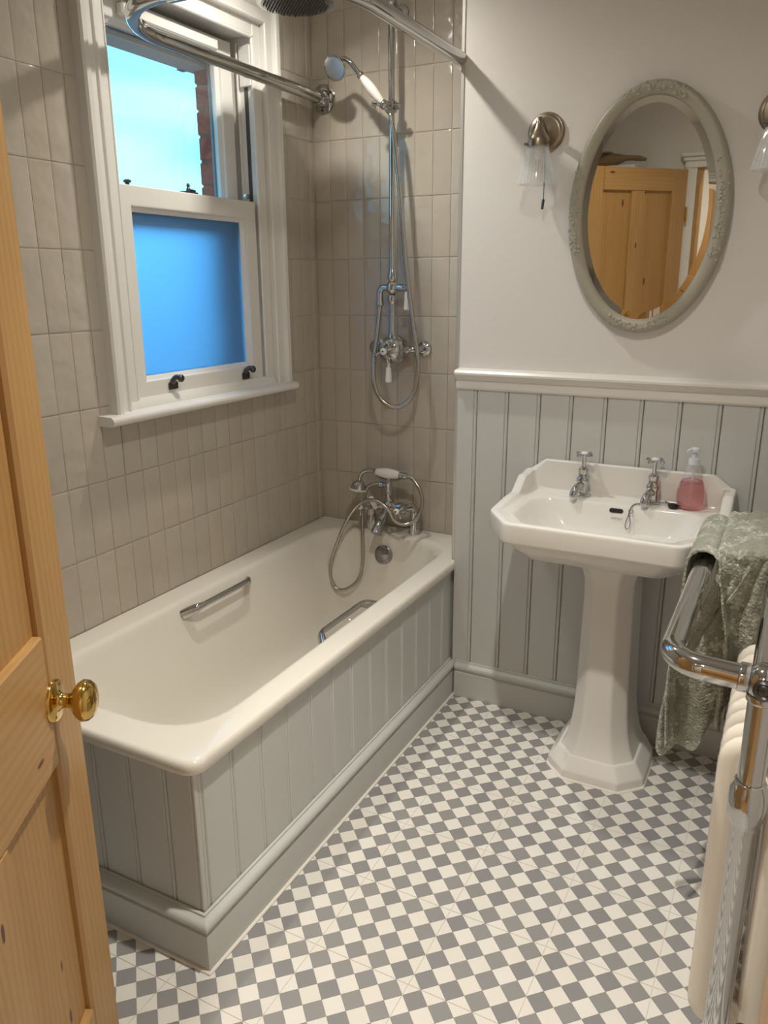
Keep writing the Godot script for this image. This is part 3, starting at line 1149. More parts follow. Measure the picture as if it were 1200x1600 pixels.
# ---------------------------------------------------------------- basin, pedestal
func build_basin() -> void:
	var t := thing("washbasin", "white ceramic basin with stepped upstand on a pedestal, under the mirror", "washbasin")
	# outline, back left first, then clockwise seen from above
	var ox := [0.940, 1.020, 1.478, 1.558, 1.558, 1.558, 1.558, 1.476, 1.022, 0.940, 0.940, 0.940]
	var oz := [0.271, 0.271, 0.271, 0.271, 0.345, 0.455, 0.615, 0.732, 0.732, 0.615, 0.455, 0.345]
	var top := [0.864, 0.898, 0.898, 0.864, 0.858, 0.820, 0.812, 0.812, 0.812, 0.812, 0.820, 0.858]
	var cx := 1.249
	var cz := 0.51
	var ring := func(inset: float, ys: Array, zback: float) -> PackedVector3Array:
		var poly := []
		for i in 12:
			var zz: float = oz[i]
			var xx: float = ox[i] + (inset if ox[i] < cx else -inset) * (1.0 if i not in [1, 2, 7, 8] else 0.45)
			if i < 4:
				zz += zback
			elif i in [7, 8]:
				zz -= inset
			elif i in [6, 9]:
				zz -= inset * 0.45
			elif zback > 0.0 and i in [4, 11]:
				zz = maxf(zz, 0.271 + zback + 0.02)
			poly.append(Vector2(xx, zz))
		var rr := rounded(poly, [0.012, 0.02, 0.02, 0.012, 0.02, 0.03, 0.02, 0.02, 0.02, 0.02, 0.03, 0.02], 4)
		var o := PackedVector3Array()
		for k in rr.size():
			o.append(Vector3(rr[k].x, ys[k / 4], rr[k].y))
		return o
	var flat := func(x0: float, x1: float, z0: float, z1: float, cham: float, y: float) -> PackedVector3Array:
		# twelve corners that answer the outline's, as a chamfered oblong
		var zm := z0 + (z1 - z0) * 0.35
		var zn := z0 + (z1 - z0) * 0.55
		var poly := [Vector2(x0 + cham * 0.4, z0), Vector2(x0 + cham * 1.3, z0), Vector2(x1 - cham * 1.3, z0), Vector2(x1 - cham * 0.4, z0), Vector2(x1, z0 + cham * 0.5), Vector2(x1, zn), Vector2(x1, z1 - cham), Vector2(x1 - cham * 0.75, z1), Vector2(x0 + cham * 0.75, z1), Vector2(x0, z1 - cham), Vector2(x0, zn), Vector2(x0, z0 + cham * 0.5)]
		var rr := rounded(poly, [0.02, 0.02, 0.02, 0.02, 0.03, 0.02, 0.03, 0.03, 0.03, 0.03, 0.02, 0.03], 4)
		var o := PackedVector3Array()
		for k in rr.size():
			o.append(Vector3(rr[k].x, y, rr[k].y))
		return o
	var shift := func(a: Array, d: float) -> Array:
		var o := []
		for q in a:
			o.append(q + d)
		return o
	var level := func(y: float) -> Array:
		var o := []
		for i in 12:
			o.append(y)
		return o
	var s := Soup.new()
	var rings := []
	rings.append(flat.call(1.14, 1.38, 0.285, 0.56, 0.05, 0.672))
	rings.append(flat.call(1.09, 1.42, 0.280, 0.60, 0.06, 0.676))
	rings.append(flat.call(1.02, 1.48, 0.276, 0.67, 0.08, 0.700))
	rings.append(flat.call(0.985, 1.513, 0.272, 0.705, 0.09, 0.735))
	rings.append(ring.call(0.022, level.call(0.748), 0.0))
	rings.append(ring.call(0.006, level.call(0.752), 0.0))
	rings.append(ring.call(0.0, level.call(0.762), 0.0))
	rings.append(ring.call(0.0, shift.call(top, -0.008), 0.0))
	rings.append(ring.call(0.003, shift.call(top, -0.002), 0.003))
	rings.append(ring.call(0.010, top, 0.009))
	rings.append(ring.call(0.022, top, 0.018))
	rings.append(ring.call(0.028, shift.call(top, -0.004), 0.023))
	rings.append(ring.call(0.033, [0.815, 0.812, 0.812, 0.815, 0.812, 0.808, 0.806, 0.806, 0.806, 0.806, 0.808, 0.812], 0.028))
	rings.append(ring.call(0.042, level.call(0.804), 0.036))
	rings.append(flat.call(0.998, 1.500, 0.372, 0.684, 0.085, 0.803))
	rings.append(flat.call(1.006, 1.492, 0.379, 0.677, 0.085, 0.797))
	rings.append(flat.call(1.022, 1.476, 0.387, 0.664, 0.085, 0.775))
	rings.append(flat.call(1.050, 1.448, 0.400, 0.640, 0.085, 0.735))
	rings.append(flat.call(1.10, 1.40, 0.425, 0.605, 0.075, 0.706))
	rings.append(flat.call(1.20, 1.30, 0.475, 0.555, 0.030, 0.694))
	s.loft(rings)
	part("bowl", s, M.ceramic, t, 46)
	s = Soup.new()
	var slot := PackedVector2Array()
	for i in 20:
		var a := TAU * i / 20
		slot.append(Vector2(0.0075 * cos(a) + (0.0125 if cos(a) > 0.0 else -0.0125), 0.0068 * sin(a)))
	s.prism(slot, -0.004, 0.0012, Transform3D(Basis.from_euler(Vector3(-0.36, 0, 0)), Vector3(1.249, 0.7855, 0.3835)))
	part("overflow_slot", s, M.dark, t)
	s = Soup.new()
	s.lathe([[0.03, 0.0], [0.03, 0.004], [0.022, 0.005], [0.001, 0.002]], 24, xf(Vector3(1.25, 0.693, 0.515)))
	part("plug_waste", s, M.chrome, t)
	var tm := TextMesh.new()
	tm.text = "HERITAGE"
	var sf := SystemFont.new()
	sf.font_names = PackedStringArray(["Droid Sans"])
	tm.font = sf
	tm.font_size = 16
	tm.pixel_size = 0.00042
	tm.depth = 0.0004
	part("maker_lettering", tm, M.print, t, 40, Transform3D(Basis.from_euler(Vector3(-0.33, 0, 0)), Vector3(1.254, 0.7655, 0.3955)))
	# pedestal
	var p := thing("basin_pedestal", "white ceramic faceted pedestal standing on the checked floor under the basin", "pedestal")
	s = Soup.new()
	var oct := func(x0: float, x1: float, z0: float, z1: float, c: float, y: float) -> PackedVector3Array:
		var poly := [Vector2(x0 + c, z0), Vector2(x1 - c, z0), Vector2(x1, z0 + c), Vector2(x1, z1 - c), Vector2(x1 - c, z1), Vector2(x0 + c, z1), Vector2(x0, z1 - c), Vector2(x0, z0 + c)]
		var o := PackedVector3Array()
		for q in rounded(poly, [0.008], 3):
			o.append(Vector3(q.x, y, q.y))
		return o
	rings = []
	for q in [[0.143, 0.602, 0.062, 0.0], [0.143, 0.602, 0.062, 0.026], [0.140, 0.599, 0.060, 0.032], [0.118, 0.582, 0.052, 0.066], [0.113, 0.578, 0.050, 0.069], [0.108, 0.573, 0.049, 0.070], [0.095, 0.562, 0.045, 0.100], [0.085, 0.554, 0.042, 0.145], [0.079, 0.547, 0.040, 0.20], [0.076, 0.543, 0.039, 0.27], [0.070, 0.530, 0.037, 0.56], [0.071, 0.531, 0.037, 0.605], [0.080, 0.538, 0.04, 0.636], [0.094, 0.550, 0.045, 0.660], [0.100, 0.553, 0.046, 0.674]]:
		rings.append(oct.call(1.274 - q[0] - 0.014 * q[3], 1.274 + q[0] - 0.014 * q[3], 0.306, q[1], q[2], q[3]))
	s.loft(rings)
	part("pedestal_column", s, M.ceramic, p, 32)
	s = Soup.new()
	rings = []
	for q in [[0.0, 0.0], [0.005, 0.0005], [0.003, 0.004], [-0.002, 0.005]]:
		var h := 0.143 + float(q[0])
		rings.append(oct.call(1.274 - h, 1.274 + h, 0.302, 0.602 + q[0], 0.062, q[1]))
	s.loft(rings)
	part("sealant_line", s, M.sealant, p, 30)

func build_basin_taps() -> void:
	for k in 2:
		var at := Vector3(1.132, 0.806, 0.322) if k == 0 else Vector3(1.336, 0.806, 0.318)
		var t := thing("basin_tap", "chrome cross-head pillar tap on the basin, " + ("nearer the bath" if k == 0 else "beside the pink soap bottle"), "tap", at, 0.0, "pair of basin taps")
		var s := Soup.new()
		s.lathe([[0.027, -0.003], [0.027, 0.003], [0.021, 0.006], [0.018, 0.012], [0.0175, 0.036], [0.020, 0.044], [0.019, 0.052], [0.014, 0.058], [0.014, 0.070], [0.0155, 0.073], [0.0155, 0.080], [0.010, 0.083], [0.008, 0.088]], 24)
		s.tube(smooth([Vector3(0, 0.030, 0.006), Vector3(-0.004, 0.034, 0.03), Vector3(-0.008, 0.030, 0.050), Vector3(-0.012, 0.016, 0.062), Vector3(-0.012, 0.006, 0.064)], 5), 0.011, 14)
		part("tap_body", s, M.chrome, t, 45)
		s = Soup.new()
		s.lathe([[0.006, 0.086], [0.006, 0.118], [0.009, 0.121], [0.009, 0.124]], 16)
		for a in 4:
			var dir := Vector3(cos(TAU * a / 4 + 0.5), 0, sin(TAU * a / 4 + 0.5))
			s.tube([Vector3(0, 0.124, 0), dir * 0.018 + Vector3(0, 0.124, 0), dir * 0.026 + Vector3(0, 0.124, 0), dir * 0.031 + Vector3(0, 0.124, 0)], 0.005, 10, [0.005, 0.0045, 0.007, 0.003])
		var hd := part("cross_handle", s, M.chrome, t, 45)
		s = Soup.new()
		s.lathe([[0.011, 0.126], [0.011, 0.130], [0.008, 0.133], [0.001, 0.134]], 16)
		part("ceramic_button", s, M.porcelain, hd, 45)
	# plug chain
	var c := thing("plug_chain", "thin bead chain trailing from the tap over the basin edge", "chain")
	var s := Soup.new()
	var path := smooth([Vector3(1.375, 0.812, 0.318), Vector3(1.395, 0.811, 0.335), Vector3(1.415, 0.809, 0.345), Vector3(1.400, 0.810, 0.330), Vector3(1.362, 0.814, 0.340), Vector3(1.318, 0.808, 0.352), Vector3(1.296, 0.806, 0.366), Vector3(1.289, 0.796, 0.388), Vector3(1.287, 0.778, 0.398)], 5)
	for i in path.size():
		s.ball(path[i], Vector3(0.0026, 0.0026, 0.0026), 6, 4)
	s.tube(path, 0.0009, 5)
	part("bead_chain", s, M.steel, c, 60)
	s = Soup.new()
	var loop := []
	for i in 18:
		var a := TAU * i / 18
		var y := 0.762 + 0.020 * cos(a)
		loop.append(Vector3(1.288 + 0.006 * sin(a) * (1.0 - 0.5 * cos(a)), y, 0.396 + (0.782 - y) * 0.36))
	s.tube(loop, 0.0013, 6, [], true)
	var lp2 := []
	for i in 12:
		var a := TAU * i / 12
		lp2.append(Vector3(1.292 + 0.006 * cos(a), 0.792 + 0.006 * sin(a), 0.394))
	s.tube(lp2, 0.0012, 6, [], true)
	part("end_loop", s, M.steel, c, 60)
	s = Soup.new()
	s.lathe([[0.013, 0.0], [0.015, 0.005], [0.015, 0.008], [0.001, 0.010]], 20, xf(Vector3(1.400, 0.806, 0.350), Vector3(0.1, 1, 0.1)))
	part("plug", s, M.dark, c, 40)

func build_soap() -> void:
	var t := thing("soap_dispenser", "teardrop pump bottle of pink liquid soap on the basin ledge", "soap bottle", Vector3(1.442, 0.8055, 0.330))
	var s := Soup.new()
	var outer := [[0.020, 0.0], [0.028, 0.001], [0.034, 0.006], [0.0385, 0.018], [0.040, 0.032], [0.0385, 0.050], [0.034, 0.070], [0.027, 0.092], [0.020, 0.112], [0.0155, 0.124], [0.0145, 0.128]]
	s.lathe(outer, 32)
	part("bottle", s, M.clear, t, 60)
	s = Soup.new()
	s.lathe([[0.001, 0.003], [0.027, 0.003], [0.032, 0.008], [0.0368, 0.019], [0.0383, 0.032], [0.0368, 0.050], [0.0325, 0.069], [0.0285, 0.0815], [0.001, 0.0815]], 32)
	part("liquid_soap", s, M.soap, t, 60)
	s = Soup.new()
	s.tube([Vector3(0, 0.010, 0), Vector3(0, 0.128, 0)], 0.003, 8)
	s.lathe([[0.0155, 0.128], [0.0155, 0.144], [0.013, 0.146], [0.007, 0.146], [0.007, 0.158], [0.005, 0.158], [0.005, 0.163], [0.012, 0.163], [0.013, 0.166], [0.013, 0.172], [0.010, 0.175], [0.001, 0.1755]], 20)
	s.tube([Vector3(0, 0.169, 0), Vector3(-0.012, 0.170, 0.014), Vector3(-0.018, 0.166, 0.022)], 0.0045, 8)
	part("pump", s, M.pump, t, 45)

# ---------------------------------------------------------------- radiator and towel
func build_radiator() -> void:
	var t := thing("towel_radiator", "cream column radiator inside a chrome towel rail beside the basin", "radiator")
	for k in 12:
		var z := 1.398 - k * 0.0475
		var s := Soup.new()
		var loop := bent([Vector3(1.653, 0.155, z), Vector3(1.653, 0.705, z), Vector3(1.735, 0.705, z), Vector3(1.735, 0.155, z)], 0.028, 5, true)
		s.tube(loop, 0.0165, 12, [], true, Vector2(1.0, 1.25))
		for y in [0.185, 0.655]:
			s.lathe([[0.014, -0.024], [0.020, -0.017], [0.020, 0.017], [0.014, 0.024]], 14, xf(Vector3(1.694, y, z), Vector3(0, 0, 1)))
			s.box(Vector3(1.694, y, z), Vector3(0.07, 0.035, 0.026), 0.008)
		part("radiator_section", s, M.cream, t, 50)
	# chrome frame: two posts, a towel bar held out in front, links to the radiator
	for z in [1.487, 0.775]:
		var s := Soup.new()
		s.tube([Vector3(1.684, 0.0, z), Vector3(1.684, 0.845, z)], 0.0195, 20)
		s.lathe([[0.034, 0.0], [0.034, 0.006], [0.024, 0.012], [0.0195, 0.016]], 24, xf(Vector3(1.684, 0.0, z)))
		part("post", s, M.chrome, t, 50)
		s = Soup.new()
		s.lathe([[0.0205, -0.04], [0.023, -0.038], [0.023, -0.032], [0.0275, -0.022], [0.0295, 0.0], [0.0275, 0.022], [0.023, 0.032], [0.023, 0.038], [0.0205, 0.04]], 22, xf(Vector3(1.684, 0.664, z)))
		part("ball_joint", s, M.chrome, t, 50)
		s = Soup.new()
		s.ball(Vector3(1.684, 0.868, z), Vector3(0.028, 0.028, 0.028), 20, 12)
		s.lathe([[0.0205, 0.02], [0.0225, 0.022], [0.0225, 0.034], [0.0205, 0.036]], 20, xf(Vector3(1.684, 0.868, z), Vector3(-1, 0.05, 0)))
		s.lathe([[0.0205, 0.02], [0.0225, 0.022], [0.0225, 0.030], [0.0205, 0.032]], 20, xf(Vector3(1.684, 0.868, z), Vector3(0, -1, 0)))
		var tj := part("top_joint", s, M.chrome, t, 50)
		s = Soup.new()
		var out := 1.0 if z > 1.0 else -1.0
		s.lathe([[0.015, 0.022], [0.015, 0.031], [0.012, 0.033], [0.009, 0.031], [0.006, 0.033], [0.001, 0.033]], 18, xf(Vector3(1.684, 0.868, z), Vector3(0, 0, out)))
		part("end_cap", s, M.pewter, tj, 40)
		for cy in [0.655, 0.185]:
			s = Soup.new()
			s.lathe([[0.016, 0.0], [0.016, 0.014], [0.020, 0.016], [0.020, 0.022], [0.016, 0.024], [0.016, 0.03], [0.022, 0.032], [0.022, 0.046]], 18, xf(Vector3(1.694, cy, z - out * 0.02), Vector3(0, 0, -out)))
			part("connector", s, M.cream, t, 50)
		s = Soup.new()
		s.tube([Vector3(1.70, 0.80, z), Vector3(1.8085, 0.80, z)], 0.011, 12)
		part("wall_bracket", s, M.chrome, t, 50)
	var s := Soup.new()
	var y := 0.873
	s.tube(bent([Vector3(1.66, 0.869, 1.487), Vector3(1.549, y, 1.487), Vector3(1.549, y, 0.775), Vector3(1.66, 0.869, 0.775)], 0.062, 9), 0.0195, 22)
	part("towel_bar", s, M.chrome, t, 50)
	s = Soup.new()
	s.tube([Vector3(1.684, 0.868, 1.46), Vector3(1.684, 0.868, 0.80)], 0.0195, 22)
	part("rear_bar", s, M.chrome, t, 50)

func build_towel() -> void:
	# a thin sheet over the bar: u runs back along the bar, w down over it
	var bx := 1.549
	var by := 0.873
	var nu := 56
	var nw := 64
	var n := FastNoiseLite.new()
	n.seed = 12
	n.frequency = 1.0
	var pt := func(u: float, w: float) -> Vector3:
		var z := 1.035 - u * 0.30
		var fold := sin(u * 19.0 + 0.6) * 0.5 + 0.35 * sin(u * 41.0 + 1.0)
		var inner := 0.36 - 0.05 * u                           # length of the flap towards the wall
		var outer := 0.36 + 0.10 * sin(u * 3.4 + 0.5) - 0.16 * u + 0.02 * sin(u * 30.0)
		var arc := PI * 0.030
		var total := inner + arc + outer
		var d := w * total
		var p: Vector3
		if d < inner:
			var k := 1.0 - d / inner                              # 0 at the bar, 1 at the hem
			p = Vector3(bx + 0.030 + (0.020 + 0.045 * u) * smoothstep(0.0, 0.4, k) + 0.020 * fold * k, by - inner * k, z + 0.03 * k * (u - 0.5) + 0.012 * sin(k * 7.0 + u * 9.0) * k)
		elif d < inner + arc:
			var a := (d - inner) / arc * PI
			var rr := 0.030 + 0.004 * maxf(fold, 0.0) * sin(a)
			p = Vector3(bx + rr * cos(a), by + rr * sin(a) + 0.004 * fold * sin(a), z)
		else:
			var k := (d - inner - arc) / outer
			p = Vector3(bx - 0.030 - 0.022 * k - 0.016 * fold * smoothstep(0.1, 0.7, k) + 0.03 * k * k, by - outer * k, z - 0.02 * k * u + 0.02 * sin(u * 8.0) * k)
		p += Vector3(1, 0, 0) * 0.004 * n.get_noise_2d(u * 6.0, d * 14.0)
		return p
	var front := []
	for i in nu + 1:
		var row := []
		for j in nw + 1:
			row.append(pt.call(float(i) / nu, float(j) / nw))
		front.append(row)
	var s := Soup.new()
	var back := []
	for i in nu + 1:
		var row := []
		for j in nw + 1:
			var a: Vector3 = front[mini(i + 1, nu)][j] - front[maxi(i - 1, 0)][j]
			var b: Vector3 = front[i][mini(j + 1, nw)] - front[i][maxi(j - 1, 0)]
			row.append(front[i][j] + a.cross(b).normalized() * 0.004)
		back.append(row)
	s.begin()
	for i in nu:
		for j in nw:
			s.quad(front[i][j], front[i + 1][j], front[i + 1][j + 1], front[i][j + 1])
			s.quad(back[i][j], back[i][j + 1], back[i + 1][j + 1], back[i + 1][j])
	for i in nu:
		s.quad(front[i][0], back[i][0], back[i + 1][0], front[i + 1][0])
		s.quad(front[i][nw], front[i + 1][nw], back[i + 1][nw], back[i][nw])
	for j in nw:
		s.quad(front[0][j], front[0][j + 1], back[0][j + 1], back[0][j])
		s.quad(front[nu][j], back[nu][j], back[nu][j + 1], front[nu][j + 1])
	s.shut()
	# the bunched end that sags between the two bars, seen from the door
	front = []
	for i in nu + 1:
		var row := []
		for j in nw + 1:
			var u := float(i) / nu
			var w := float(j) / nw
			var x := 1.572 + u * 0.19
			var fold := 0.5 * sin(u * 22.0 + 0.7) + 0.3 * sin(u * 47.0)
			var drop := 0.47 - 0.22 * smoothstep(0.15, 0.75, u) + 0.015 * sin(u * 31.0)
			var topy := by + 0.034 + 0.020 * sin(clampf(u * 1.3, 0.0, 1.0) * PI * 0.5) + 0.006 * fold
			var p: Vector3
			if w < 0.3:
				p = Vector3(x, topy + 0.004 * sin(w * 40.0 + u * 9.0), 0.72 + w / 0.3 * 0.28)
			elif w < 0.4:
				var a := (w - 0.3) / 0.1 * PI * 0.5
				p = Vector3(x, topy - 0.02 + 0.02 * cos(a), 1.0 + 0.02 * sin(a))
			else:
				var k := (w - 0.4) / 0.6
				p = Vector3(x - 0.03 * k * u - 0.07 * smoothstep(0.0, 0.5, k) * (1.0 - u) + 0.012 * sin(k * 5.0 + u * 8.0), topy - 0.02 - drop * k, 1.02 + 0.020 * fold * (0.3 + 0.7 * k) - 0.03 * k)
			p.z += 0.004 * n.get_noise_2d(u * 9.0, w * 12.0)
			row.append(p)
		front.append(row)
	back = []
	for i in nu + 1:
		var row := []
		for j in nw + 1:
			var a: Vector3 = front[mini(i + 1, nu)][j] - front[maxi(i - 1, 0)][j]
			var b: Vector3 = front[i][mini(j + 1, nw)] - front[i][maxi(j - 1, 0)]
			row.append(front[i][j] + a.cross(b).normalized() * 0.004)
		back.append(row)
	s.begin()
	for i in nu:
		for j in nw:
			s.quad(front[i][j], front[i + 1][j], front[i + 1][j + 1], front[i][j + 1])
			s.quad(back[i][j], back[i][j + 1], back[i + 1][j + 1], back[i + 1][j])
	for i in nu:
		s.quad(front[i][0], back[i][0], back[i + 1][0], front[i + 1][0])
		s.quad(front[i][nw], front[i + 1][nw], back[i + 1][nw], back[i][nw])
	for j in nw:
		s.quad(front[0][j], front[0][j + 1], back[0][j + 1], back[0][j])
		s.quad(front[nu][j], back[nu][j], back[nu][j + 1], front[nu][j + 1])
	s.shut()
	tag(part("towel", s, M.towel, self, 70), "crumpled grey-green floral towel hung over the chrome towel rail", "towel")

# ---------------------------------------------------------------- mirror and wall lights
func build_mirror() -> void:
	var t := thing("wall_mirror", "oval mirror with cut-glass edge in a grey painted carved frame above the basin", "mirror", Vector3(1.2455, 1.613, BREAST + 0.022))
	t.rotation = Vector3(0.021, -0.009, 0.0)
	var a := 0.180
	var b := 0.291
	var el := func(grow: float, z: float, n := 72) -> PackedVector3Array:
		var o := PackedVector3Array()
		for i in n:
			var q := TAU * i / n
			o.append(Vector3((a + grow) * cos(q), (b + grow) * sin(q), z))
		return o
	var s := Soup.new()
	s.loft([el.call(0.004, -0.006), el.call(0.004, 0.0015), el.call(-0.001, 0.0022), el.call(-0.021, 0.0045)], true)
	part("mirror_glass", s, M.mirror, t, 2)
	s = Soup.new()
	var rings := []
	for q in [[-0.003, -0.010], [-0.003, 0.004], [0.002, 0.011], [0.009, 0.014], [0.018, 0.0165], [0.026, 0.015], [0.032, 0.010], [0.035, 0.000], [0.035, -0.014], [0.004, -0.014]]:
		rings.append(el.call(q[0], q[1]))
	s.loft(rings, false, true)
	part("frame", s, M.frame, t, 50)
	# carved sprays of flowers at top, bottom and both sides
	var g := RandomNumberGenerator.new()
	g.seed = 4
	for c in [PI / 2, -PI / 2, 0.0, PI]:
		s = Soup.new()
		var spread := 0.42 if absf(sin(c)) > 0.5 else 0.36
		if c == 0.0:
			spread = 0.42
		for i in 74:
			var q: float = c + g.randf_range(-spread, spread)
			var gr := g.randf_range(0.006, 0.030)
			var z := 0.0165 - absf(gr - 0.016) * 0.35
			var r := g.randf_range(0.0022, 0.0048)
			s.ball(Vector3((a + gr) * cos(q), (b + gr) * sin(q), z), Vector3(r * g.randf_range(0.8, 1.5), r * g.randf_range(0.8, 1.5), r), 7, 5)
		part("carved_flowers", s, M.carving, t, 60)

func build_sconces() -> void:
	for k in 2:
		var x := 0.947 if k == 0 else 1.552
		var t := thing("wall_light", "brushed nickel wall light with ribbed glass shade, " + ("between the tiles and the mirror" if k == 0 else "beyond the mirror from the bath"), "wall light", Vector3(x, 1.838, BREAST), 0.0, "pair of wall lights")
		var s := Soup.new()
		s.lathe([[0.053, -0.002], [0.054, 0.004], [0.050, 0.009], [0.046, 0.010], [0.043, 0.013], [0.038, 0.014], [0.001, 0.016]], 40, xf(Vector3.ZERO, Vector3(0, 0, 1)))
		part("back_plate", s, M.nickel, t, 35)
		s = Soup.new()
		var pz := 0.075
		s.tube(smooth([Vector3(0, 0.0, 0.012), Vector3(0, 0.012, 0.035), Vector3(0, 0.024, 0.058), Vector3(0, 0.020, pz - 0.002), Vector3(0, -0.004, pz), Vector3(0, -0.012, pz)], 6), 0.009, 14)
		part("arm", s, M.nickel, t, 50)
		s = Soup.new()
		s.lathe([[0.009, 0.014], [0.012, 0.002], [0.020, -0.012], [0.028, -0.022], [0.031, -0.032], [0.031, -0.046], [0.029, -0.047], [0.029, -0.034], [0.018, -0.018]], 28, xf(Vector3(0, 0, pz)))
		for a in 3:
			var q := TAU * a / 3 + 2.6
			s.tube([Vector3(cos(q) * 0.029, -0.040, pz + sin(q) * 0.029), Vector3(cos(q) * 0.040, -0.040, pz + sin(q) * 0.040)], 0.003, 8, [0.003, 0.004])
		part("gallery", s, M.nickel, t, 40)
		# ribbed glass bell, a real wall of glass
		s = Soup.new()
		var n := 60
		var rings := []
		var pr := [[0.026, -0.038], [0.029, -0.052], [0.034, -0.074], [0.040, -0.096], [0.0455, -0.118], [0.049, -0.136], [0.0505, -0.143]]
		for side in 2:
			for i in pr.size():
				var q: Array = pr[i] if side == 0 else pr[pr.size() - 1 - i]
				var ring := PackedVector3Array()
				for j in n:
					var a := TAU * j / n
					var r: float = q[0] + (0.0 if side == 0 else -0.0030)
					ring.append(Vector3(r * cos(a), q[1], pz + r * sin(a)))
				rings.append(ring)
		s.loft(rings, false, true)
		for j in 30:
			var q := TAU * j / 30
			var rib := []
			for p in pr:
				rib.append(Vector3((p[0] + 0.0006) * cos(q), p[1], pz + (p[0] + 0.0006) * sin(q)))
			s.tube(rib, 0.0020, 6)
		var ringpts := []
		for j in 48:
			ringpts.append(Vector3(0.0492 * cos(TAU * j / 48), -0.143, pz + 0.0492 * sin(TAU * j / 48)))
		s.tube(ringpts, 0.0022, 8, [], true)
		part("glass_shade", s, M.glass, t, 60)
		s = Soup.new()
		s.lathe([[0.010, -0.02], [0.012, -0.05], [0.012, -0.068], [0.008, -0.075], [0.001, -0.078]], 16, xf(Vector3(0, 0, pz)))
		part("lamp_holder", s, M.porcelain, t, 40)
		if k == 0:
			s = Soup.new()
			s.tube([Vector3(0.012, -0.04, 0.040), Vector3(0.012, -0.183, 0.040)], 0.0012, 6)
			s.tube([Vector3(0.012, -0.181, 0.040), Vector3(0.009, -0.208, 0.040)], 0.004, 8)
			part("pull_cord", s, M.pewter, t, 40)

# ---------------------------------------------------------------- shower curtain rail
func build_rail() -> void:
	var t := thing("shower_curtain_rail", "chrome loop shower curtain rail fixed to the wall above the bath", "curtain rail")
	var y := 2.058
	var s := Soup.new()
	s.tube(bent([Vector3(0.050, y, 0.004), Vector3(0.050, y, 1.09), Vector3(0.678, y, 1.09), Vector3(0.678, y, 0.004)], 0.27, 16), 0.0195, 18)
	part("rail_tube", s, M.chrome, t, 50)
	for x in [0.050, 0.665]:
		s = Soup.new()
		s.lathe([[0.0475, 0.0], [0.0475, 0.005], [0.042, 0.008], [0.030, 0.010], [0.028, 0.018], [0.026, 0.024], [0.021, 0.026], [0.021, 0.036], [0.019, 0.038]], 30, xf(Vector3(x, y, 0.001), Vector3(0, 0, 1)))
		var fl := part("wall_flange", s, M.chrome, t, 35)
		for a in 3:
			var q := TAU * a / 3 + 0.5
			s = Soup.new()
			s.ball(Vector3(x + cos(q) * 0.037, y + sin(q) * 0.037, 0.0105), Vector3(0.0055, 0.0055, 0.003), 10, 6)
			part("screw", s, M.pewter, fl, 40)
	s = Soup.new()
	s.tube([Vector3(0.335, y, 1.09), Vector3(0.335, CEIL, 1.09)], 0.011, 14)
	s.lathe([[0.024, -0.02], [0.024, 0.02]], 20, xf(Vector3(0.335, y, 1.09), Vector3(1, 0, 0)))
	part("ceiling_stay", s, M.chrome, t, 50)

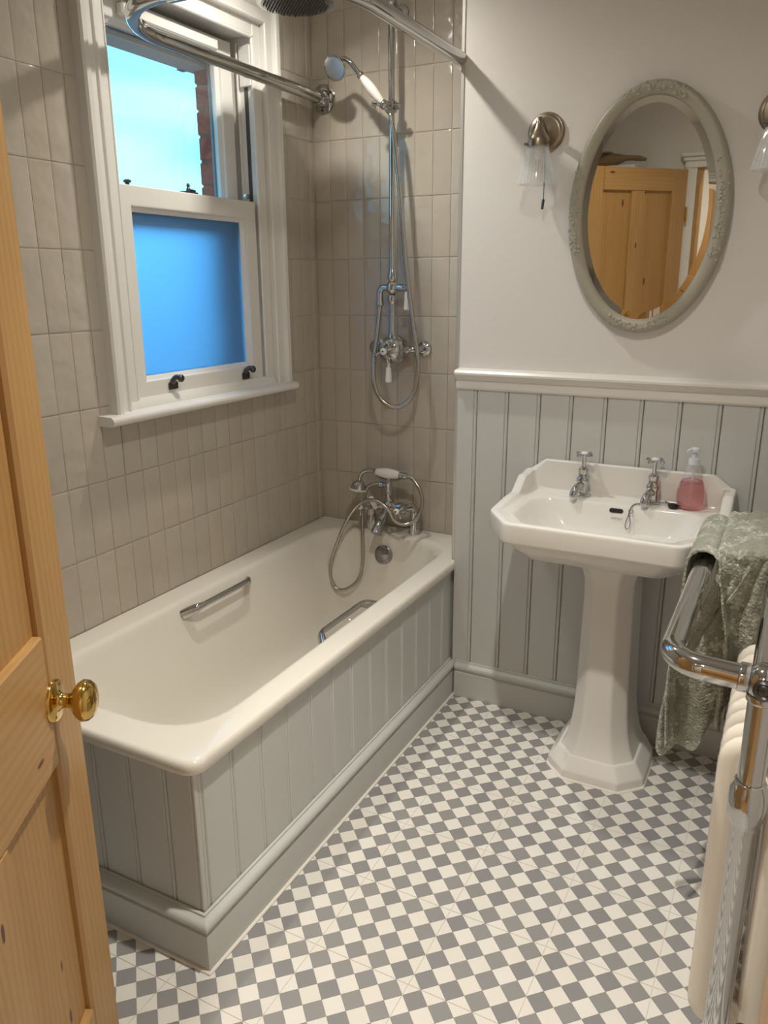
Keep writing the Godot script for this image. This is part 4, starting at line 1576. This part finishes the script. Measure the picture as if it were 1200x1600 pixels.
# ---------------------------------------------------------------- riser shower
func build_shower() -> void:
	var t := thing("thermostatic_shower", "traditional chrome riser shower with round valve fixed to the tiled wall", "shower")
	var px := 0.360
	var pz := 0.075
	var s := Soup.new()
	# riser pipe
	s.tube(bent([Vector3(px, 1.46, pz), Vector3(px - 0.002, 2.325, pz), Vector3(px - 0.09, 2.345, 0.42), Vector3(0.268, 2.225, 0.50)], 0.05, 8), 0.0105, 16)
	part("riser_pipe", s, M.chrome, t, 50)
	s = Soup.new()
	s.tube([Vector3(px, 2.285, 0.002), Vector3(px, 2.285, pz)], 0.009, 12)
	s.lathe([[0.026, 0.0], [0.024, 0.006], [0.012, 0.012]], 20, xf(Vector3(px, 2.285, 0.0), Vector3(0, 0, 1)))
	s.lathe([[0.017, -0.014], [0.019, -0.008], [0.019, 0.008], [0.017, 0.014]], 18, xf(Vector3(px, 2.285, pz)))
	part("pipe_bracket", s, M.chrome, t, 45)
	# rain head
	s = Soup.new()
	s.lathe([[0.098, 0.0], [0.110, 0.002], [0.112, 0.006], [0.108, 0.011], [0.060, 0.018], [0.022, 0.026], [0.018, 0.040], [0.012, 0.046]], 48, xf(Vector3(0.268, 2.192, 0.50)))
	var rh := part("rain_head", s, M.chrome, t, 35)
	s = Soup.new()
	s.lathe([[0.097, -0.002], [0.097, 0.001], [0.001, 0.001]], 40, xf(Vector3(0.268, 2.192, 0.50)))
	part("spray_plate", s, M.steel, rh, 30)
	s = Soup.new()
	for i in range(-7, 8):
		for j in range(-7, 8):
			if i * i + j * j <= 52:
				s.lathe([[0.0022, -0.004], [0.003, 0.0]], 6, xf(Vector3(0.268 + i * 0.0125, 2.190, 0.50 + j * 0.0125)))
	var nz := part("spray_nozzles", s, M.grey_slot, rh, 40)
	nz.set_meta("kind", "stuff")
	# middle: collar, ball union with elbow and lever
	s = Soup.new()
	s.lathe([[0.011, 0.045], [0.013, 0.036], [0.0175, 0.020], [0.0185, 0.010], [0.015, 0.004], [0.0125, 0.0]], 20, xf(Vector3(px, 1.432, pz)))
	s.lathe([[0.0125, 0.0], [0.017, -0.006], [0.019, -0.016], [0.014, -0.028], [0.0105, -0.038], [0.0105, -0.125], [0.014, -0.135], [0.019, -0.15], [0.019, -0.162], [0.014, -0.168], [0.012, -0.18]], 20, xf(Vector3(px, 1.388, pz)))
	s.ball(Vector3(px, 1.412, pz), Vector3(0.0225, 0.026, 0.0225), 20, 12)
	part("diverter_body", s, M.chrome, t, 45)
	s = Soup.new()
	s.tube(bent([Vector3(px, 1.412, pz), Vector3(px - 0.050, 1.412, pz), Vector3(px - 0.050, 1.355, pz)], 0.018, 6), 0.0125, 14)
	s.lathe([[0.0145, 0.0], [0.0145, 0.012]], 14, xf(Vector3(px - 0.050, 1.352, pz)))
	part("outlet_elbow", s, M.chrome, t, 45)
	s = Soup.new()
	s.tube([Vector3(px, 1.412, pz), Vector3(px + 0.022, 1.412, pz + 0.001), Vector3(px + 0.024, 1.412, pz), Vector3(px + 0.046, 1.412, pz), Vector3(px + 0.047, 1.412, pz), Vector3(px + 0.06, 1.412, pz)], 0.01, 16, [0.010, 0.010, 0.013, 0.013, 0.010, 0.009])
	s.ball(Vector3(px + 0.060, 1.412, pz), Vector3(0.011, 0.014, 0.011), 14, 8)
	var lv := part("diverter_lever", s, M.chrome, t, 45)
	s = Soup.new()
	s.lathe([[0.006, 0.0], [0.0085, -0.006], [0.0115, -0.055], [0.0115, -0.060], [0.008, -0.063], [0.001, -0.064]], 16, xf(Vector3(px + 0.058, 1.398, pz + 0.002)))
	part("ceramic_lever", s, M.porcelain, lv, 45)
	# thermostatic valve: drum, front plate, control, inlets
	s = Soup.new()
	var vc := Vector3(px - 0.006, 1.195, 0.0)
	s.lathe([[0.044, 0.026], [0.050, 0.030], [0.050, 0.058], [0.046, 0.062], [0.046, 0.066], [0.050, 0.069], [0.050, 0.080], [0.046, 0.092], [0.036, 0.103], [0.021, 0.109], [0.017, 0.118], [0.001, 0.119]], 36, xf(vc, Vector3(0, 0, 1)))
	part("valve_drum", s, M.chrome, t, 35)
	s = Soup.new()
	s.lathe([[0.0155, 0.119], [0.0165, 0.121], [0.0165, 0.132], [0.014, 0.136]], 24, xf(vc, Vector3(0, 0, 1)))
	for a in 4:
		var q := TAU * a / 4 + 0.35
		var dv := Vector3(cos(q), sin(q), 0)
		s.tube([vc + dv * 0.012 + Vector3(0, 0, 0.127), vc + dv * 0.030 + Vector3(0, 0, 0.125), vc + dv * 0.036 + Vector3(0, 0, 0.125), vc + dv * 0.044 + Vector3(0, 0, 0.125)], 0.006, 12, [0.006, 0.005, 0.0085, 0.006])
	var ct := part("control_handle", s, M.chrome, t, 40)
	s = Soup.new()
	s.lathe([[0.0125, 0.134], [0.012, 0.138], [0.006, 0.141], [0.001, 0.1415]], 20, xf(vc, Vector3(0, 0, 1)))
	part("ceramic_button", s, M.porcelain, ct, 40)
	s = Soup.new()
	s.lathe([[0.003, 0.137], [0.003, 0.1422], [0.001, 0.1424]], 12, xf(vc, Vector3(0, 0, 1)))
	part("dark_mark", s, M.dark, ct, 40)
	s = Soup.new()
	s.tube([vc + Vector3(0.012, -0.030, 0.115), vc + Vector3(0.012, -0.060, 0.120)], 0.0045, 10)
	s.lathe([[0.006, 0.0], [0.009, -0.003], [0.0125, -0.045], [0.0125, -0.052], [0.008, -0.056], [0.001, -0.057]], 18, xf(vc + Vector3(0.012, -0.056, 0.120)))
	part("ceramic_lever", s, M.porcelain, ct, 45)
	for sg in [1.0, -1.0]:
		s = Soup.new()
		s.tube(bent([vc + Vector3(0.03 * sg, 0, 0.055), vc + Vector3(0.088 * sg, 0.002, 0.055), vc + Vector3(0.098 * sg, 0.002, 0.005)], 0.02, 6), 0.0105, 14)
		s.lathe([[0.0125, 0.0], [0.0155, 0.003], [0.0155, 0.014], [0.0125, 0.018]], 16, xf(vc + Vector3(0.048 * sg, 0, 0.055), Vector3(sg, 0, 0)))
		s.lathe([[0.0285, 0.0], [0.027, 0.007], [0.018, 0.012], [0.014, 0.016]], 22, xf(vc + Vector3(0.098 * sg, 0.002, 0.001), Vector3(0, 0, 1)))
		part("inlet_union", s, M.chrome, t, 45)
	# sliding bracket for the hand shower
	s = Soup.new()
	var bc := Vector3(px, 1.992, pz)
	s.lathe([[0.013, -0.018], [0.0165, -0.015], [0.0165, 0.015], [0.013, 0.018]], 18, xf(bc))
	s.tube([bc, bc + Vector3(0.020, -0.002, 0.008), bc + Vector3(0.022, -0.002, 0.009), bc + Vector3(0.034, -0.003, 0.013)], 0.007, 12, [0.007, 0.006, 0.012, 0.006])
	s.tube([bc, bc + Vector3(-0.012, 0.002, 0.030)], 0.010, 12)
	s.ball(bc + Vector3(-0.014, 0.002, 0.034), Vector3(0.015, 0.016, 0.015), 14, 8)
	s.tube([bc + Vector3(-0.018, 0.002, 0.036), bc + Vector3(-0.032, 0.003, 0.050), bc + Vector3(-0.034, 0.003, 0.052), bc + Vector3(-0.044, 0.004, 0.060)], 0.007, 12, [0.008, 0.006, 0.012, 0.006])
	part("slide_bracket", s, M.chrome, t, 45)
	# hand shower held in the bracket, with its hose
	var h := thing("shower_handset", "telephone hand shower with white handle held on the riser pipe", "hand shower", Vector3.ZERO, 0.0, "hand showers")
	var h0 := Vector3(0.346, 1.996, 0.112)
	var h1 := Vector3(0.276, 2.080, 0.130)
	s = Soup.new()
	var ax := h1 - h0
	var ln := ax.length()
	s.lathe([[0.0075, 0.0], [0.011, ln * 0.12], [0.0155, ln * 0.4], [0.0165, ln * 0.58], [0.0135, ln * 0.85], [0.009, ln]], 22, xf(h0, ax))
	part("white_handle", s, M.porcelain, h, 50)
	s = Soup.new()
	s.lathe([[0.009, -0.002], [0.0125, 0.002], [0.0125, 0.009], [0.009, 0.013], [0.0075, 0.018]], 18, xf(h1, ax))
	s.tube(smooth([h1 + ax.normalized() * 0.010, h1 + ax.normalized() * 0.030, Vector3(0.238, 2.126, 0.142), Vector3(0.214, 2.138, 0.140), Vector3(0.196, 2.124, 0.136)], 6), 0.0075, 14)
	s.tube([h0 + ax.normalized() * 0.004, h0 - ax.normalized() * 0.020, h0 - ax.normalized() * 0.022, h0 - ax.normalized() * 0.032], 0.008, 14, [0.0078, 0.0078, 0.011, 0.011])
	part("neck", s, M.chrome, h, 50)
	s = Soup.new()
	var face := Vector3(-0.06, -0.45, 0.88)
	var rp := Vector3(0.190, 2.118, 0.138)
	s.lathe([[0.010, -0.012], [0.018, -0.002], [0.030, 0.006], [0.037, 0.012], [0.039, 0.016], [0.039, 0.022], [0.035, 0.023]], 32, xf(rp, face))
	var ro := part("rose", s, M.chrome, h, 40)
	s = Soup.new()
	s.lathe([[0.0345, 0.020], [0.0345, 0.0235], [0.030, 0.0245], [0.001, 0.0255]], 32, xf(rp, face))
	part("spray_face", s, M.satin, ro, 50)
	s = Soup.new()
	var hose := smooth([h0 - ax.normalized() * 0.03, Vector3(0.374, 1.950, 0.108), Vector3(0.386, 1.86, 0.104), Vector3(0.403, 1.70, 0.098), Vector3(0.424, 1.48, 0.095), Vector3(0.450, 1.30, 0.095), Vector3(0.470, 1.19, 0.098), Vector3(0.474, 1.12, 0.102), Vector3(0.458, 1.045, 0.108), Vector3(0.420, 1.004, 0.115), Vector3(0.375, 0.999, 0.122), Vector3(0.333, 1.030, 0.128), Vector3(0.311, 1.085, 0.128), Vector3(0.303, 1.15, 0.115), Vector3(0.303, 1.22, 0.095), Vector3(0.306, 1.30, 0.080), Vector3(0.310, 1.352, 0.075)], 14)
	s.tube(hose, 0.0068, 10, ridges(hose.size(), 0.0074, 0.0085))
	part("hose", s, M.hose, h, 50)

func ridges(n: int, a: float, b: float) -> Array:
	var r := []
	for i in n:
		r.append(a if i % 2 == 0 else b)
	return r

# ---------------------------------------------------------------- bath filler with hand shower
func build_bath_mixer() -> void:
	var t := thing("bath_shower_mixer", "chrome cross-head bath mixer standing on the tap end of the bath", "bath tap")
	var L := Vector3(0.252, RIM, 0.048)
	var Rr := Vector3(0.440, RIM, 0.048)
	var yb := 0.612
	var zb := 0.080
	for q in [[L, 1.0], [Rr, -1.0]]:
		var s := Soup.new()
		var b: Vector3 = q[0]
		s.tube(bent([b + Vector3(0, -0.002, 0), b + Vector3(0, 0.05, 0), b + Vector3(0, yb - RIM, 0.004), b + Vector3(q[1] * 0.03, yb - RIM - 0.004, zb - 0.048)], 0.02, 6), 0.015, 18, [0.025, 0.019, 0.0165, 0.0165, 0.0165, 0.0165, 0.017, 0.017, 0.0165, 0.0155, 0.0150, 0.0150, 0.0150, 0.0150, 0.0150, 0.0150, 0.0150].slice(0, 16))
		part("pillar", s, M.chrome, t, 50)
	var s := Soup.new()
	s.tube([Vector3(0.272, yb - 0.004, zb), Vector3(0.425, yb - 0.004, zb)], 0.0155, 18)
	s.ball(Vector3(0.345, yb - 0.004, zb), Vector3(0.027, 0.025, 0.026), 20, 12)
	for x in [0.292, 0.398]:
		s.lathe([[0.0155, -0.014], [0.0205, -0.010], [0.0205, 0.010], [0.0155, 0.014]], 18, xf(Vector3(x, yb - 0.004, zb), Vector3(1, 0, 0)))
	# spout, down and forward
	s.tube(smooth([Vector3(0.345, yb - 0.010, zb + 0.01), Vector3(0.345, yb - 0.030, zb + 0.045), Vector3(0.345, yb - 0.060, zb + 0.085), Vector3(0.345, yb - 0.085, zb + 0.105)], 5), 0.018, 18, [0.015, 0.015, 0.0155, 0.016, 0.0165, 0.017, 0.0175, 0.018, 0.0185, 0.019, 0.0195, 0.020, 0.0205, 0.021, 0.0215, 0.0215])
	part("mixer_body", s, M.chrome, t, 50)
	# cross-head valves leaning forward
	for x in [0.268, 0.412]:
		s = Soup.new()
		var a := Vector3(0.0 if x > 0.34 else -0.15, 0.12, 1.0).normalized()
		var b := Vector3(x, yb - 0.006, zb + 0.008)
		s.lathe([[0.014, 0.0], [0.018, 0.008], [0.016, 0.022], [0.010, 0.028], [0.007, 0.034], [0.007, 0.052], [0.011, 0.054], [0.011, 0.062]], 18, xf(b, a))
		var tr := xf(b + a * 0.058, a)
		for k in 4:
			var q := TAU * k / 4 + 0.9
			var dv := tr.basis * Vector3(cos(q), 0, sin(q))
			s.tube([tr.origin, tr.origin + dv * 0.018, tr.origin + dv * 0.027, tr.origin + dv * 0.034], 0.005, 10, [0.006, 0.0045, 0.0075, 0.004])
		var ch := part("cross_handle", s, M.chrome, t, 45)
		s = Soup.new()
		s.lathe([[0.0115, 0.062], [0.0115, 0.066], [0.007, 0.070], [0.001, 0.071]], 16, xf(b, a))
		part("ceramic_button", s, M.porcelain, ch, 45)
		s = Soup.new()
		s.lathe([[0.0035, 0.070], [0.0035, 0.0718], [0.001, 0.072]], 10, xf(b, a))
		part("dark_mark", s, M.dark, ch, 45)
	# column with hose outlet and cradle
	s = Soup.new()
	s.lathe([[0.015, 0.0], [0.017, 0.004], [0.0165, 0.014], [0.011, 0.020], [0.014, 0.030], [0.0155, 0.050], [0.012, 0.062], [0.014, 0.075], [0.012, 0.088], [0.009, 0.098], [0.009, 0.112]], 20, xf(Vector3(0.345, yb + 0.010, zb)))
	s.tube([Vector3(0.345, 0.690, zb), Vector3(0.325, 0.690, zb), Vector3(0.323, 0.690, zb), Vector3(0.306, 0.690, zb + 0.002)], 0.010, 14, [0.009, 0.009, 0.0125, 0.0115])
	part("column", s, M.chrome, t, 45)
	s = Soup.new()
	s.tube(smooth([Vector3(0.282, 0.738, zb), Vector3(0.296, 0.722, zb), Vector3(0.320, 0.713, zb), Vector3(0.345, 0.711, zb), Vector3(0.370, 0.713, zb), Vector3(0.394, 0.722, zb), Vector3(0.408, 0.738, zb)], 4), 0.005, 10, [], false, Vector2(2.6, 0.7))
	part("cradle", s, M.chrome, t, 50)
	s = Soup.new()
	s.lathe([[0.007, 0.0], [0.0085, 0.004], [0.0115, 0.042], [0.0115, 0.048], [0.007, 0.052], [0.001, 0.053]], 16, xf(Vector3(0.322, 0.610, 0.140), Vector3(-0.42, 0.90, 0.15)))
	part("ceramic_lever", s, M.porcelain, t, 45)
	# hand shower lying in the cradle
	var h := thing("shower_handset", "telephone hand shower with white handle lying across the bath mixer", "hand shower", Vector3.ZERO, 0.0, "hand showers")
	var y := 0.738
	s = Soup.new()
	s.lathe([[0.011, 0.0], [0.0155, 0.012], [0.0195, 0.042], [0.0195, 0.056], [0.0155, 0.088], [0.011, 0.100]], 24, xf(Vector3(0.290, y, zb), Vector3(1, -0.03, 0)))
	part("white_handle", s, M.porcelain, h, 50)
	s = Soup.new()
	s.lathe([[0.012, 0.0], [0.012, 0.006], [0.009, 0.009], [0.007, 0.016]], 16, xf(Vector3(0.292, y, zb), Vector3(-1, 0, 0)))
	s.tube(smooth([Vector3(0.282, y, zb), Vector3(0.258, y + 0.002, zb + 0.001), Vector3(0.236, y - 0.006, zb + 0.004), Vector3(0.224, y - 0.026, zb + 0.007), Vector3(0.222, y - 0.042, zb + 0.008)], 6), 0.0075, 14)
	s.lathe([[0.010, 0.0], [0.0125, 0.004], [0.0125, 0.012], [0.0115, 0.014], [0.0115, 0.016], [0.0135, 0.019], [0.0135, 0.032], [0.010, 0.036]], 18, xf(Vector3(0.388, y - 0.003, zb), Vector3(1, -0.04, 0)))
	part("neck", s, M.chrome, h, 50)
	s = Soup.new()
	var rp := Vector3(0.222, y - 0.038, zb + 0.008)
	s.lathe([[0.008, 0.0], [0.018, 0.006], [0.026, 0.016], [0.030, 0.030], [0.031, 0.036]], 28, xf(rp, Vector3(-0.12, -1, 0.10)))
	var ro := part("rose", s, M.chrome, h, 45)
	s = Soup.new()
	s.lathe([[0.031, 0.034], [0.0355, 0.036], [0.0355, 0.040], [0.030, 0.042], [0.001, 0.0425]], 28, xf(rp, Vector3(-0.12, -1, 0.10)))
	part("white_rim", s, M.porcelain, ro, 45)
	# hose: from the handle round to the front, over the cross-heads, loops into the bath and back up to the column
	s = Soup.new()
	var hose := smooth([Vector3(0.424, y - 0.005, zb), Vector3(0.448, y - 0.012, zb + 0.004), Vector3(0.482, y - 0.050, zb + 0.012), Vector3(0.494, y - 0.100, zb + 0.020), Vector3(0.478, y - 0.152, zb + 0.040), Vector3(0.446, y - 0.172, zb + 0.062), Vector3(0.412, y - 0.158, zb + 0.080), Vector3(0.388, y - 0.118, zb + 0.086), Vector3(0.350, y - 0.092, zb + 0.088), Vector3(0.310, y - 0.088, zb + 0.088), Vector3(0.270, y - 0.104, zb + 0.084), Vector3(0.228, y - 0.150, zb + 0.086), Vector3(0.190, y - 0.230, zb + 0.100), Vector3(0.160, y - 0.330, zb + 0.120), Vector3(0.158, y - 0.400, zb + 0.135), Vector3(0.185, y - 0.445, zb + 0.140), Vector3(0.225, y - 0.446, zb + 0.130), Vector3(0.262, y - 0.410, zb + 0.100), Vector3(0.272, y - 0.340, zb + 0.080), Vector3(0.262, y - 0.250, zb + 0.060), Vector3(0.246, y - 0.160, zb + 0.030), Vector3(0.244, y - 0.100, zb + 0.010), Vector3(0.258, y - 0.062, zb + 0.004), Vector3(0.285, y - 0.048, zb + 0.002), Vector3(0.306, y - 0.047, zb + 0.001)], 11)
	s.tube(hose, 0.0072, 10, ridges(hose.size(), 0.0066, 0.0076))
	part("hose", s, M.hose, h, 50)
